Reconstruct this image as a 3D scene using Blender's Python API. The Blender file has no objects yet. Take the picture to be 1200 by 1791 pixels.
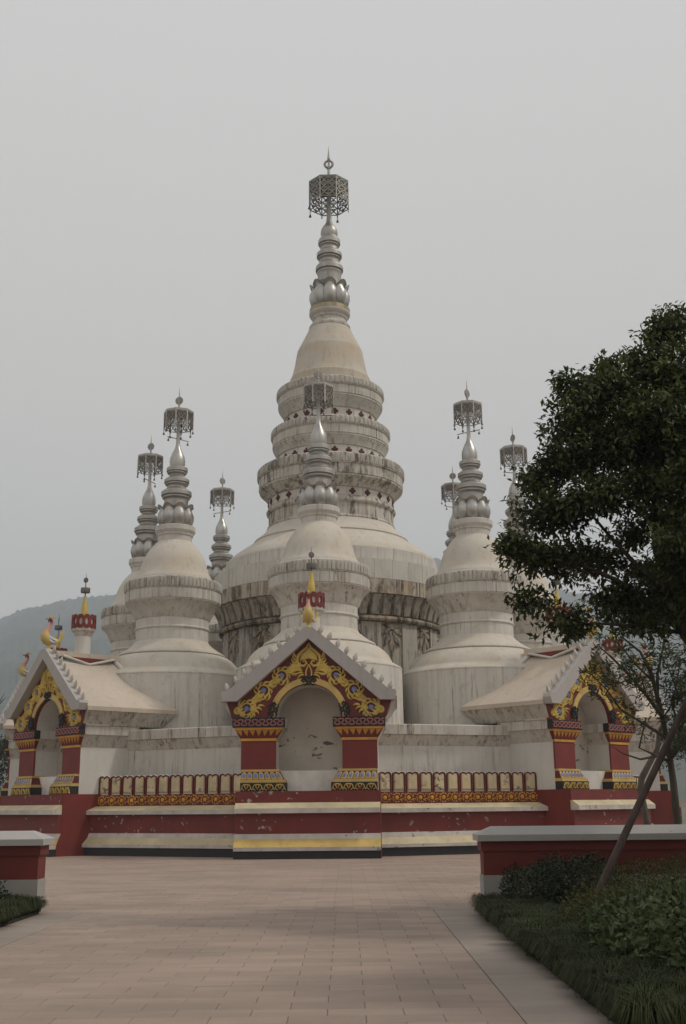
import bpy, math, random
import numpy as np
from mathutils import Vector, Matrix
R = math.radians; PI = math.pi
rng = np.random.default_rng(7); random.seed(7)
scene = bpy.context.scene
COL = scene.collection

# ------------------------------------------------------------------ camera
TH, ROLL, FPX, CAMZ = 0.2572, -0.0096, 1941.5, 1.6
cd = bpy.data.cameras.new('camera'); cam = bpy.data.objects.new('camera', cd); COL.objects.link(cam)
cd.sensor_fit = 'VERTICAL'; cd.sensor_height = 36.0; cd.lens = FPX / 1791 * 36
cd.clip_start = 0.1; cd.clip_end = 6000
cam.matrix_world = Matrix.Translation((0, 0, CAMZ)) @ Matrix.Rotation(PI/2 + TH, 4, 'X') @ Matrix.Rotation(ROLL, 4, 'Z')
scene.camera = cam
scene.render.resolution_x = 686; scene.render.resolution_y = 1024

# ------------------------------------------------------------------ sky and sun
SUN_EL, SUN_AZ = R(50), R(94)           # azimuth clockwise from +Y: from the right
world = bpy.data.worlds.new('World'); scene.world = world; world.use_nodes = True
wn, wl = world.node_tree.nodes, world.node_tree.links
for n in list(wn): wn.remove(n)
wo = wn.new('ShaderNodeOutputWorld'); bg = wn.new('ShaderNodeBackground')
sky = wn.new('ShaderNodeTexSky'); sky.sky_type = 'NISHITA'; sky.sun_disc = False
sky.sun_elevation = SUN_EL; sky.sun_rotation = SUN_AZ; sky.dust_density = 6; sky.air_density = 1.2
hs = wn.new('ShaderNodeHueSaturation'); hs.inputs['Saturation'].default_value = 0.12
tc = wn.new('ShaderNodeTexCoord'); sp = wn.new('ShaderNodeSeparateXYZ')
mr = wn.new('ShaderNodeMapRange'); mr.inputs[1].default_value = 0.0; mr.inputs[2].default_value = 1.0
rp = wn.new('ShaderNodeValToRGB')       # overcast vault: a little brighter towards the zenith
rp.color_ramp.elements[0].position = 0.0; rp.color_ramp.elements[0].color = (6.0, 5.5, 4.95, 1)
rp.color_ramp.elements[1].position = 1.0; rp.color_ramp.elements[1].color = (6.6, 6.8, 6.85, 1)
mx = wn.new('ShaderNodeMix'); mx.data_type = 'RGBA'; mx.inputs[0].default_value = 0.93
wl.new(tc.outputs['Generated'], sp.inputs[0]); wl.new(sp.outputs[2], mr.inputs[0]); wl.new(mr.outputs[0], rp.inputs[0])
wl.new(sky.outputs[0], hs.inputs['Color']); wl.new(hs.outputs[0], mx.inputs[6]); wl.new(rp.outputs[0], mx.inputs[7])
wl.new(mx.outputs[2], bg.inputs[0]); bg.inputs[1].default_value = 0.1
wl.new(bg.outputs[0], wo.inputs[0])
sd = bpy.data.lights.new('sun', 'SUN'); sd.energy = 1.5; sd.angle = R(7); sd.color = (1.0, 0.93, 0.82)
sun = bpy.data.objects.new('sun', sd); COL.objects.link(sun)
sdir = Vector((math.sin(SUN_AZ)*math.cos(SUN_EL), math.cos(SUN_AZ)*math.cos(SUN_EL), math.sin(SUN_EL)))
sun.rotation_euler = sdir.to_track_quat('Z', 'Y').to_euler(); sun.location = sdir*60
vs = scene.view_settings; vs.view_transform = 'Standard'; vs.look = 'None'; vs.exposure = 0.16; vs.gamma = 1.0
vs.use_curve_mapping = False
scene.cycles.volume_bounces = 1
scene.cycles.volume_step_rate = 4.0

# ------------------------------------------------------------------ helpers
def ray(px, py):
    u, v = px-600, py-895.5; c, s = math.cos(ROLL), math.sin(ROLL)
    u, v = c*u+s*v, -s*u+c*v
    x, up, d = u/FPX, -v/FPX, 1.0
    return np.array([x, d*math.cos(TH)-up*math.sin(TH), d*math.sin(TH)+up*math.cos(TH)])
def atD(px, py, D):                       # surveyed bearing + distance -> world point
    r = ray(px, py); t = D/r[1]; return Vector((r[0]*t, D, CAMZ+r[2]*t))

def tag(o, label=None, cat=None, group=None, kind=None):
    if label: o['label'] = label
    if cat: o['category'] = cat
    if group: o['group'] = group
    if kind: o['kind'] = kind
    return o
def empty(name, loc=(0, 0, 0), rz=0.0):
    o = bpy.data.objects.new(name, None); COL.objects.link(o); o.location = loc; o.rotation_euler = (0, 0, rz)
    o.empty_display_size = 0.2; return o
def link(name, me, parent=None):
    o = bpy.data.objects.new(name, me); COL.objects.link(o)
    if parent is not None: o.parent = parent
    return o
def copy_tree(o, parent=None):
    c = o.copy(); COL.objects.link(c); c.parent = parent
    for ch in o.children: copy_tree(ch, c)
    return c

class MB:
    def __init__(s): s.v = []; s.f = []; s.m = []; s.mi = 0; s.k = 0
    def add(s, vs_, fs_):
        n = len(s.v); s.v += [tuple(p) for p in vs_]; s.f += [tuple(i+n for i in f) for f in fs_]; s.m += [s.mi]*len(fs_); return s
    def box(s, x0, x1, y0, y1, z0, z1):
        return s.add([(x0,y0,z0),(x1,y0,z0),(x1,y1,z0),(x0,y1,z0),(x0,y0,z1),(x1,y0,z1),(x1,y1,z1),(x0,y1,z1)],
            [(0,3,2,1),(4,5,6,7),(0,1,5,4),(1,2,6,5),(2,3,7,6),(3,0,4,7)])
    def hexa(s, b, t):                    # two quads, bottom and top, same order (counter-clockwise seen from above)
        return s.add(list(b)+list(t), [(3,2,1,0),(4,5,6,7),(0,1,5,4),(1,2,6,5),(2,3,7,6),(3,0,4,7)])
    def prism_x(s, prof, x0, x1):         # prof: (y,z) list extruded along x
        n = len(prof); a = sum(prof[i][0]*prof[(i+1)%n][1]-prof[(i+1)%n][0]*prof[i][1] for i in range(n))
        if a < 0: prof = prof[::-1]
        vs_ = [(x0,y,z) for y,z in prof]+[(x1,y,z) for y,z in prof]
        fs_ = [tuple(range(n))[::-1], tuple(range(n,2*n))]+[(i,(i+1)%n,n+(i+1)%n,n+i) for i in range(n)]
        return s.add(vs_, fs_)
    def prism_y(s, prof, y0, y1):         # prof: (x,z) list extruded along y
        n = len(prof); a = sum(prof[i][0]*prof[(i+1)%n][1]-prof[(i+1)%n][0]*prof[i][1] for i in range(n))
        if a > 0: prof = prof[::-1]
        vs_ = [(x,y0,z) for x,z in prof]+[(x,y1,z) for x,z in prof]
        fs_ = [tuple(range(n))[::-1], tuple(range(n,2*n))]+[(i,(i+1)%n,n+(i+1)%n,n+i) for i in range(n)]
        return s.add(vs_, fs_)
    def prism_z(s, poly, z0, z1):
        n = len(poly); a = sum(poly[i][0]*poly[(i+1)%n][1]-poly[(i+1)%n][0]*poly[i][1] for i in range(n))
        if a < 0: poly = poly[::-1]
        vs_ = [(x,y,z0) for x,y in poly]+[(x,y,z1) for x,y in poly]
        fs_ = [tuple(range(n))[::-1], tuple(range(n,2*n))]+[(i,(i+1)%n,n+(i+1)%n,n+i) for i in range(n)]
        return s.add(vs_, fs_)
    def lathe(s, prof, n=48, c=(0,0), a0=0.0):
        vs_ = []; m = len(prof)
        for r, z in prof:
            for k in range(n):
                t = a0+2*PI*k/n; vs_.append((c[0]+r*math.cos(t), c[1]+r*math.sin(t), z))
        fs_ = [(i*n+k, i*n+(k+1)%n, (i+1)*n+(k+1)%n, (i+1)*n+k) for i in range(m-1) for k in range(n)]
        fs_ += [tuple(range(n))[::-1], tuple((m-1)*n+k for k in range(n))]
        if prof[0][1] > prof[-1][1]: fs_ = [f[::-1] for f in fs_]
        return s.add(vs_, fs_)
    def tube(s, pts, rad, n=8, squash=1.0):
        pts = [Vector(p) for p in pts]; m = len(pts)
        if not hasattr(rad, '__len__'): rad = [rad]*m
        vs_ = []; up = Vector((0,0,1)); prevx = None
        for i, p in enumerate(pts):
            t = (pts[min(i+1,m-1)]-pts[max(i-1,0)]).normalized()
            x = (prevx - t*prevx.dot(t)) if prevx is not None else (t.cross(up) if abs(t.z) < 0.95 else t.cross(Vector((0,1,0))))
            x.normalize(); y = t.cross(x); prevx = x
            for k in range(n):
                a = 2*PI*k/n; vs_.append(p+(x*math.cos(a)*squash+y*math.sin(a))*rad[i])
        fs_ = [(i*n+k, i*n+(k+1)%n, (i+1)*n+(k+1)%n, (i+1)*n+k) for i in range(m-1) for k in range(n)]
        fs_ += [tuple(range(n))[::-1], tuple((m-1)*n+k for k in range(n))]
        return s.add(vs_, fs_)
    def stroke(s, pts, w, y, t=0.03, bev=0.5):
        """raised ribbon in the x-z plane, back at y, front at y-t, variable width w, softened top"""
        m = len(pts); w = w if hasattr(w, '__len__') else [w]*m
        s.k += 1; t = t+(s.k*7 % 23)*0.0009
        vs_ = []
        for i in range(m):
            a = pts[max(i-1,0)]; b = pts[min(i+1,m-1)]
            dx, dz = b[0]-a[0], b[1]-a[1]; L = math.hypot(dx, dz) or 1e-6
            nx, nz = -dz/L, dx/L; x, z = pts[i]; h = w[i]/2
            for k, yy in ((1,y),(bev,y-t),(-bev,y-t),(-1,y)): vs_.append((x+nx*h*k, yy, z+nz*h*k))
        fs_ = []
        for i in range(m-1):
            o = 4*i
            for k in range(3): fs_.append((o+k, o+k+1, o+k+5, o+k+4))
        fs_ += [(0,3,2,1), (4*m-4,4*m-3,4*m-2,4*m-1)]
        return s.add(vs_, fs_)
    def fan(s, c, pts, y, t=0.03):        # raised flat shape with a domed centre, pts (x,z)
        n = len(pts); s.k += 1; t = t+(s.k*7 % 23)*0.0009
        vs_ = [(c[0], y-t, c[1])]+[(c[0]+(p[0]-c[0])*0.8, y-t*0.75, c[1]+(p[1]-c[1])*0.8) for p in pts]+[(p[0], y, p[1]) for p in pts]
        fs_ = [(0, 1+(k+1)%n, 1+k) for k in range(n)]+[(1+k, 1+(k+1)%n, 1+n+(k+1)%n, 1+n+k) for k in range(n)]
        return s.add(vs_, fs_)
    def mesh(s, name, mats, smooth=None):
        me = bpy.data.meshes.new(name); me.from_pydata(s.v, [], s.f)
        mats = mats if isinstance(mats, (list, tuple)) else [mats]
        for m_ in mats: me.materials.append(m_)
        if len(mats) > 1: me.polygons.foreach_set('material_index', s.m)
        if smooth:
            me.polygons.foreach_set('use_smooth', [True]*len(me.polygons))
            me.update(); me.set_sharp_from_angle(angle=R(smooth))
        me.update(); return me
    def build(s, name, mats, parent=None, smooth=None, kind=None):
        o = link(name, s.mesh(name, mats, smooth), parent)
        if kind: o['kind'] = kind
        return o

# ------------------------------------------------------------------ materials
class NT:
    def __init__(s, name):
        s.m = bpy.data.materials.new(name); s.m.use_nodes = True; s.t = s.m.node_tree; s.n = s.t.nodes; s.l = s.t.links
        s.b = s.n['Principled BSDF']; s.out = s.n['Material Output']
    def new(s, k): return s.n.new(k)
    def link(s, a, b): s.l.new(a, b)
    def coords(s, shuffle=True):
        tc_ = s.new('ShaderNodeTexCoord')
        if not shuffle: return tc_.outputs['Object'], tc_.outputs['Object']
        oi = s.new('ShaderNodeObjectInfo'); mu = s.new('ShaderNodeMath'); mu.operation = 'MULTIPLY'; mu.inputs[1].default_value = 37.0
        ad = s.new('ShaderNodeVectorMath'); ad.operation = 'ADD'
        s.link(oi.outputs['Random'], mu.inputs[0]); s.link(tc_.outputs['Object'], ad.inputs[0]); s.link(mu.outputs[0], ad.inputs[1])
        return ad.outputs[0], tc_.outputs['Object']
    def noise(s, co, scale=(1,1,1), detail=5, rough=0.6, sc=1.0):
        mp = s.new('ShaderNodeMapping'); mp.inputs['Scale'].default_value = scale; s.link(co, mp.inputs[0])
        nz = s.new('ShaderNodeTexNoise'); nz.inputs['Scale'].default_value = sc; nz.inputs['Detail'].default_value = detail
        nz.inputs['Roughness'].default_value = rough; s.link(mp.outputs[0], nz.inputs['Vector']); return nz.outputs[0]
    def ramp(s, f, a, b, lo=0.0, hi=1.0):
        mr_ = s.new('ShaderNodeMapRange'); mr_.inputs[1].default_value = a; mr_.inputs[2].default_value = b
        mr_.inputs[3].default_value = lo; mr_.inputs[4].default_value = hi; s.link(f, mr_.inputs[0]); return mr_.outputs[0]
    def math(s, op, a, b):
        m = s.new('ShaderNodeMath'); m.operation = op
        for i, x in enumerate((a, b)):
            if hasattr(x, 'links') or not isinstance(x, (int, float)): s.link(x, m.inputs[i])
            else: m.inputs[i].default_value = x
        return m.outputs[0]
    def mix(s, f, a, b, blend='MIX'):
        m = s.new('ShaderNodeMix'); m.data_type = 'RGBA'; m.blend_type = blend
        for k, x in ((0, f), (6, a), (7, b)):
            if isinstance(x, (int, float)): m.inputs[k].default_value = x
            elif isinstance(x, tuple): m.inputs[k].default_value = (*x, 1)
            else: s.link(x, m.inputs[k])
        return m.outputs[2]
    def bump(s, h, strength=0.3, dist=0.02):
        bp = s.new('ShaderNodeBump'); bp.inputs['Strength'].default_value = strength; bp.inputs['Distance'].default_value = dist
        s.link(h, bp.inputs['Height']); s.link(bp.outputs[0], s.b.inputs['Normal'])
    def done(s, col, rough=0.8, metal=0.0):
        if isinstance(col, tuple): s.b.inputs['Base Color'].default_value = (*col, 1)
        else: s.link(col, s.b.inputs['Base Color'])
        if isinstance(rough, (int, float)): s.b.inputs['Roughness'].default_value = rough
        else: s.link(rough, s.b.inputs['Roughness'])
        s.b.inputs['Metallic'].default_value = metal
        return s.m

def plaster(name, base=(0.62,0.59,0.54), stain=0.5, dark=0.4, mildew=0.0, warm=0.0, grime=0.5, mz=None, th=0.0):
    t = NT(name); co, ob = t.coords()
    big = t.noise(co, (0.5,0.5,0.5), 4); fine = t.noise(co, (14,14,14), 5)
    c = t.mix(t.ramp(big, 0.35, 0.7), base, tuple(x*0.87 for x in base))
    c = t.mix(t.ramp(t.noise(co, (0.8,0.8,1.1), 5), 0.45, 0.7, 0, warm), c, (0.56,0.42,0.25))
    wash = t.ramp(t.noise(co, (2.4,2.4,0.35), 5, 0.6), 0.45, 0.75, 0, stain*0.5)
    c = t.mix(wash, c, (0.36,0.30,0.225))
    patch = t.ramp(t.noise(co, (0.9,0.9,0.45), 4), 0.40-th, 0.60-th, 0.15, 1.0)
    st = t.ramp(t.noise(co, (6.0,6.0,0.30), 7, 0.66), 0.535-th, 0.66-th, 0, stain*0.9)
    c = t.mix(t.math('MULTIPLY', st, patch), c, (0.25,0.185,0.125))
    patch2 = t.ramp(t.noise(co, (0.8,0.8,0.6), 4), 0.47, 0.60)
    dk = t.ramp(t.noise(co, (9,9,0.26), 6, 0.72), 0.585-th, 0.66-th, 0, dark)
    c = t.mix(t.math('MULTIPLY', dk, patch2), c, (0.075,0.058,0.042))
    gr = t.ramp(t.noise(co, (2.2,2.2,2.2), 8, 0.7), 0.55, 0.75, 0, grime)
    c = t.mix(gr, c, (0.27,0.25,0.215))
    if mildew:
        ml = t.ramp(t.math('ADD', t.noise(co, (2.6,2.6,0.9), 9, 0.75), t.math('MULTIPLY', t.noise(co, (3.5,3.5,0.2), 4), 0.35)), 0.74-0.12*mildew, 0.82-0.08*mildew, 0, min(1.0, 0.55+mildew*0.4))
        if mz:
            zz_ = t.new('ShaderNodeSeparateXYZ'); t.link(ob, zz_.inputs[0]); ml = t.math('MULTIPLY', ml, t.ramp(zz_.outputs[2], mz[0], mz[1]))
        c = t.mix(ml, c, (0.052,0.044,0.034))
    sp_ = t.ramp(t.noise(co, (9,9,7), 3, 0.5), 0.72, 0.76, 0, 0.55)
    c = t.mix(sp_, c, (0.14,0.12,0.10))
    t.bump(t.math('ADD', fine, t.math('MULTIPLY', big, 0.8)), 0.25, 0.02)
    return t.done(c, 0.85)
def paint(name, base, var=0.18, chip=0.0, chipcol=(0.5,0.47,0.43), rough=0.62, fade=None):
    t = NT(name); co, ob = t.coords()
    c = t.mix(t.ramp(t.noise(co, (1.3,1.3,1.3), 5), 0.3, 0.7), tuple(x*(1-var) for x in base), tuple(min(1,x*(1+var)) for x in base))
    c = t.mix(t.ramp(t.noise(co, (5,5,0.4), 5), 0.5, 0.75, 0, 0.35), c, fade or tuple(x*0.72+0.012 for x in base))
    c = t.mix(t.ramp(t.noise(co, (2.0,2.0,1.4), 7, 0.7), 0.5, 0.72, 0, 0.42), c, tuple(x*0.45+0.012 for x in base))
    if chip:
        msk = t.ramp(t.noise(co, (0.55,0.55,0.8), 2), 0.48, 0.6)
        ch = t.ramp(t.noise(co, (4.5,4.5,5.5), 7, 0.62), 0.645-0.05*chip, 0.66-0.05*chip)
        c = t.mix(t.math('MULTIPLY', msk, ch), c, chipcol)
    t.bump(t.noise(co, (18,18,18), 4), 0.15, 0.01)
    return t.done(c, rough)
def metal(name, base=(0.40,0.385,0.36), rough=0.36, tarn=0.5):
    t = NT(name); co, ob = t.coords()
    c = t.mix(t.ramp(t.noise(co, (3,3,1.2), 6, 0.7), 0.4, 0.75, 0, tarn), base, (0.16,0.14,0.12))
    r = t.ramp(t.noise(co, (5,5,2), 5), 0.3, 0.7, rough-0.05, rough+0.14)
    return t.done(c, r, 0.85)

M = {}
M['plaster'] = plaster('white_plaster', stain=0.6, dark=0.75, th=0.01)
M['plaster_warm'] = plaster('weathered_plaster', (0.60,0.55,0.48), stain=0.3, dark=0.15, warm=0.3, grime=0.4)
M['plaster_ring'] = plaster('streaked_plaster', (0.58,0.55,0.50), stain=0.85, dark=1.0, grime=0.65, th=0.03)
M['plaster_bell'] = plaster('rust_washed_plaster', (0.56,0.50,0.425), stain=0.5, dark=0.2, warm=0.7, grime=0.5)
M['plaster_frieze'] = plaster('mossy_plaster', (0.52,0.49,0.44), stain=0.8, dark=1.0, grime=0.8, mildew=0.22, th=0.035)
M['plaster_mildew'] = plaster('mildewed_plaster', (0.50,0.465,0.41), stain=0.85, dark=1.0, grime=0.8, mildew=0.6, mz=(6.4,8.7), th=0.03)
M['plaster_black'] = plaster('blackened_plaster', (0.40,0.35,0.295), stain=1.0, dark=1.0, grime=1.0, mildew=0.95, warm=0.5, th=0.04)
M['plaster_tier'] = plaster('tier_plaster', (0.57,0.535,0.48), stain=0.9, dark=1.0, grime=0.7, mildew=0.55, th=0.045)
M['plaster_clean'] = plaster('niche_plaster', (0.63,0.605,0.56), stain=0.18, dark=0.1, grime=0.25)
M['plaster_fascia'] = plaster('rusty_fascia', (0.50,0.46,0.405), stain=1.0, dark=1.0, grime=0.8, mildew=0.55, warm=0.6, th=0.05)
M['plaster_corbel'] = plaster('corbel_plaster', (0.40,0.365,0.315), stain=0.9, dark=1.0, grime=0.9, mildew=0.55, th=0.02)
M['soffit'] = plaster('streaked_soffit', (0.58,0.545,0.49), stain=1.0, dark=0.95, grime=0.5, th=0.04)
M['roof'] = plaster('roof_plaster', (0.56,0.475,0.395), stain=0.3, dark=0.15, warm=0.3, grime=0.4)
M['grey'] = plaster('grey_render', (0.43,0.40,0.385), stain=0.25, dark=0.12, grime=0.15)
M['red'] = paint('red_paint', (0.165,0.019,0.013), chip=0.0)
M['red_chip'] = paint('flaking_red_paint', (0.15,0.019,0.014), chip=0.45, chipcol=(0.36,0.32,0.28))
M['maroon'] = paint('maroon_paint', (0.125,0.014,0.011))
M['quatrefoil'] = paint('dark_red_paint', (0.085,0.014,0.012))
M['yellow'] = paint('yellow_paint', (0.56,0.39,0.12))
M['gold'] = paint('gold_paint', (0.58,0.42,0.10), var=0.25)
M['ochre'] = paint('ochre_paint', (0.55,0.27,0.035), var=0.3)
M['orange'] = paint('orange_paint', (0.50,0.22,0.03))
M['cream'] = paint('cream_paint', (0.56,0.46,0.28), chip=1.3, chipcol=(0.15,0.14,0.12), fade=(0.38,0.34,0.27))
M['cream_slope'] = paint('cream_slope_paint', (0.54,0.45,0.28), chip=0.3, chipcol=(0.4,0.38,0.34), fade=(0.42,0.35,0.24))
M['edge'] = paint('white_edge_paint', (0.50,0.46,0.42), chip=0.7, chipcol=(0.12,0.11,0.10), fade=(0.30,0.27,0.24))
M['black'] = paint('black_paint', (0.012,0.012,0.014))
M['pink'] = paint('pink_paint', (0.36,0.13,0.12))
M['blue'] = paint('blue_paint', (0.16,0.21,0.42))
M['white'] = paint('white_paint', (0.66,0.63,0.58))
M['metal'] = metal('grey_metal', (0.42,0.40,0.37), 0.46, 0.4); M['metal_bright'] = metal('polished_metal', (0.48,0.465,0.44), 0.38, 0.45)
M['metal_dark'] = metal('dark_metal', (0.17,0.16,0.15), 0.5, 0.6)
M['metal_rust'] = metal('tarnished_metal', (0.30,0.275,0.25), 0.5, 0.5)
M['bronze'] = metal('brass_band', (0.38,0.31,0.20), 0.4, 0.6)
M['green_edge'] = paint('verdigris', (0.20,0.27,0.20))

CX, CY, PSI = -0.549, 49.2, -0.0437      # centre of the stupa group and its turn
def ringpos(i, rho): a = PSI+i*PI/4; return (CX+rho*math.sin(a), CY-rho*math.cos(a), 0.0), a

# ------------------------------------------------------------------ ground, plaza
t = NT('dry_ground'); co, ob = t.coords(False)
t.bump(t.noise(co, (3,3,3), 6), 0.4, 0.05)
M['ground'] = t.done(t.mix(t.ramp(t.noise(co, (0.15,0.15,0.15), 6), 0.35, 0.65), (0.17,0.15,0.115), (0.10,0.115,0.06)), 0.95)
o = MB().add([(-3000,-600,0),(3000,-600,0),(3000,3500,0),(-3000,3500,0)], [(0,1,2,3)]).build('ground', M['ground']); tag(o, kind='structure')

def tile_mat(name, c1, c2):
    t = NT(name); co, ob = t.coords()
    geo = t.new('ShaderNodeNewGeometry')
    oi = t.new('ShaderNodeObjectInfo'); at = t.new('ShaderNodeAttribute'); at.attribute_name = 'tint'
    rnd = t.math('FRACT', t.math('ADD', oi.outputs['Random'], at.outputs['Fac']), 0.0)
    c = t.mix(rnd, c1, c2)
    mp = t.new('ShaderNodeMapping'); t.link(geo.outputs['Position'], mp.inputs[0])
    big = t.noise(geo.outputs['Position'], (0.35,0.7,1), 6, 0.65)
    c = t.mix(t.ramp(big, 0.42, 0.66, 0, 0.5), c, (0.19,0.148,0.122))
    c = t.mix(t.ramp(t.noise(geo.outputs['Position'], (0.5,2.6,1), 5, 0.6), 0.52, 0.72, 0, 0.45), c, (0.42,0.325,0.265))
    c = t.mix(t.ramp(t.noise(geo.outputs['Position'], (60,60,60), 3), 0.55, 0.75, 0, 0.35), c, (0.15,0.12,0.10))
    t.bump(t.noise(geo.outputs['Position'], (70,70,70), 4), 0.12, 0.004)
    return t.done(c, 0.72)
M['tile'] = tile_mat('pink_granite', (0.300,0.218,0.174), (0.368,0.268,0.213))
M['slab'] = tile_mat('grey_granite', (0.28,0.232,0.196), (0.325,0.268,0.224))
M['joint'] = paint('joint_sand', (0.15,0.115,0.095))
PX0, PX1, PY0, PY1 = -17.0, 17.0, 8.4, 41.0
TW, TD, G = 0.6, 0.3, 0.0022
plaza = empty('plaza', (0,0,0)); tag(plaza, kind='structure')
MB().add([(-60,-6,0.004),(60,-6,0.004),(60,62,0.004),(-60,62,0.004)], [(0,1,2,3)]).build('joint_bed', M['joint'], plaza)
def tile_geo(w, d, h=0.012, ch=0.006):
    a, b = w/2-G, d/2-G
    v = [(-a,-b,0),(a,-b,0),(a,b,0),(-a,b,0),(-a,-b,h-ch*0.5),(a,-b,h-ch*0.5),(a,b,h-ch*0.5),(-a,b,h-ch*0.5),
         (-a+ch,-b+ch,h),(a-ch,-b+ch,h),(a-ch,b-ch,h),(-a+ch,b-ch,h)]
    f = [(8,9,10,11)]+[(i,(i+1)%4,4+(i+1)%4,4+i) for i in range(4)]+[(4+i,4+(i+1)%4,8+(i+1)%4,8+i) for i in range(4)]
    return v, f
tv, tf = tile_geo(TW, TD)
tile_me = MB().add(tv, tf).mesh('paving_tile', M['tile'])
cells = []
row = 0; y = PY0
while y < PY1:
    near = y < 18.0
    x = (-4.06 if near else PX0) + (0.3 if row % 2 else 0.0)-0.6
    xe = 1.32 if near else PX1
    while x < xe-0.01:
        xa, xb = max(x, -4.06 if near else PX0), min(x+TW, xe)
        if xb-xa > 0.1: cells.append(((xa+xb)/2, y+TD/2, xb-xa))
        x += TW
    row += 1; y += TD
def halfw(y): return (y*0.967-0.42)*0.315
vis = sorted([c for c in cells if abs(c[0]) < halfw(c[1])+0.3 and c[1] > 8.8 and c[2] > 0.59], key=lambda c: c[1])[:300]
viset = set((c[0], c[1]) for c in vis)
for cx_, cy_, w_ in vis:
    o = link('paving_tile', tile_me, plaza); o.location = (cx_, cy_, 0.005+random.uniform(-0.0012, 0.0012)); o.rotation_euler = (random.uniform(-.002,.002), random.uniform(-.001,.001), 0)
rest = [c for c in cells if (c[0], c[1]) not in viset and c[1] < 60]
V = []; F = []; T = []
for cx_, cy_, w_ in rest:
    v_, f_ = tile_geo(w_, TD); n0 = len(V); dz = 0.005+random.uniform(-0.001, 0.001); tn = random.random()
    V += [(a+cx_, b+cy_, c+dz) for a, b, c in v_]; F += [tuple(i+n0 for i in f) for f in f_]; T += [tn]*len(v_)
me = bpy.data.meshes.new('paving_tiles'); me.from_pydata(V, [], F); me.materials.append(M['tile'])
at = me.attributes.new('tint', 'FLOAT', 'POINT'); at.data.foreach_set('value', T)
o = link('paving_tiles', me, plaza); o['kind'] = 'stuff'
# grey granite border slabs on both sides of the path
bv = [(1.325, 1.97), (-4.72, -4.065)]
strip = empty('path_border'); tag(strip, kind='structure')
for x0, x1 in bv:
    y = 8.1
    while y < 17.9:
        v_, f_ = tile_geo(x1-x0, 0.6, 0.013)
        ob_ = MB().add(v_, f_).build('border_slab', M['slab'], strip); ob_.location = ((x0+x1)/2, y+0.3, 0.0048); y += 0.6

# ------------------------------------------------------------------ hills
ridge = [(-900,1150),(-300,1120),(-60,1098),(0,1084),(30,1066),(65,1056),(100,1047),(135,1041),(200,1037),(300,1024),(420,1008),(600,985),(760,979),(880,1000),(1000,1030),(1200,1058),(1500,1080),(2100,1130)]
t = NT('wooded_hill'); co, ob = t.coords(False)
M['hill'] = t.done(t.mix(t.ramp(t.noise(co, (0.025,0.025,0.025), 8, 0.75), 0.4, 0.62), (0.022,0.030,0.018), (0.05,0.06,0.032)), 0.95)
def fbm(x, y, s):
    r_ = np.random.default_rng(s); v = 0
    for k in range(6):
        a, b, p, q = r_.normal(size=4); v = v+np.sin((a*x+b*y)*2**k+p*9)*0.6**k
    return v
cols, rows_ = 620, 80
pxs = np.linspace(-900, 2100, cols); rz_ = np.interp(pxs, [p[0] for p in ridge], [p[1] for p in ridge])
VV = np.zeros((rows_, cols, 3))
for j in range(cols):
    top = atD(pxs[j], rz_[j], 2000)
    for i in range(rows_):
        s_ = i/(rows_-1)
        if s_ < 0.75: q = s_/0.75; D = 700+q*1300; h = top.z*(q**0.9)
        else: q = (s_-0.75)/0.25; D = 2000+q*700; h = top.z*(1-q*0.9)
        VV[i, j] = (top.x*D/2000, D, h)
X_, Y_ = VV[..., 0], VV[..., 1]
amp = np.clip(VV[..., 2]/40, 0, 1)
VV[..., 2] += amp*(fbm(X_/140, Y_/140, 3)*5 + rng.normal(size=X_.shape)*2.0)
VV[0, :, 2] = -1
V = VV.reshape(-1, 3).tolist()
F = [(i*cols+j, i*cols+j+1, (i+1)*cols+j+1, (i+1)*cols+j) for i in range(rows_-1) for j in range(cols-1)]
o = MB().add(V, F).build('wooded_hills', M['hill'], None, 60); tag(o, kind='structure')

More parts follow.
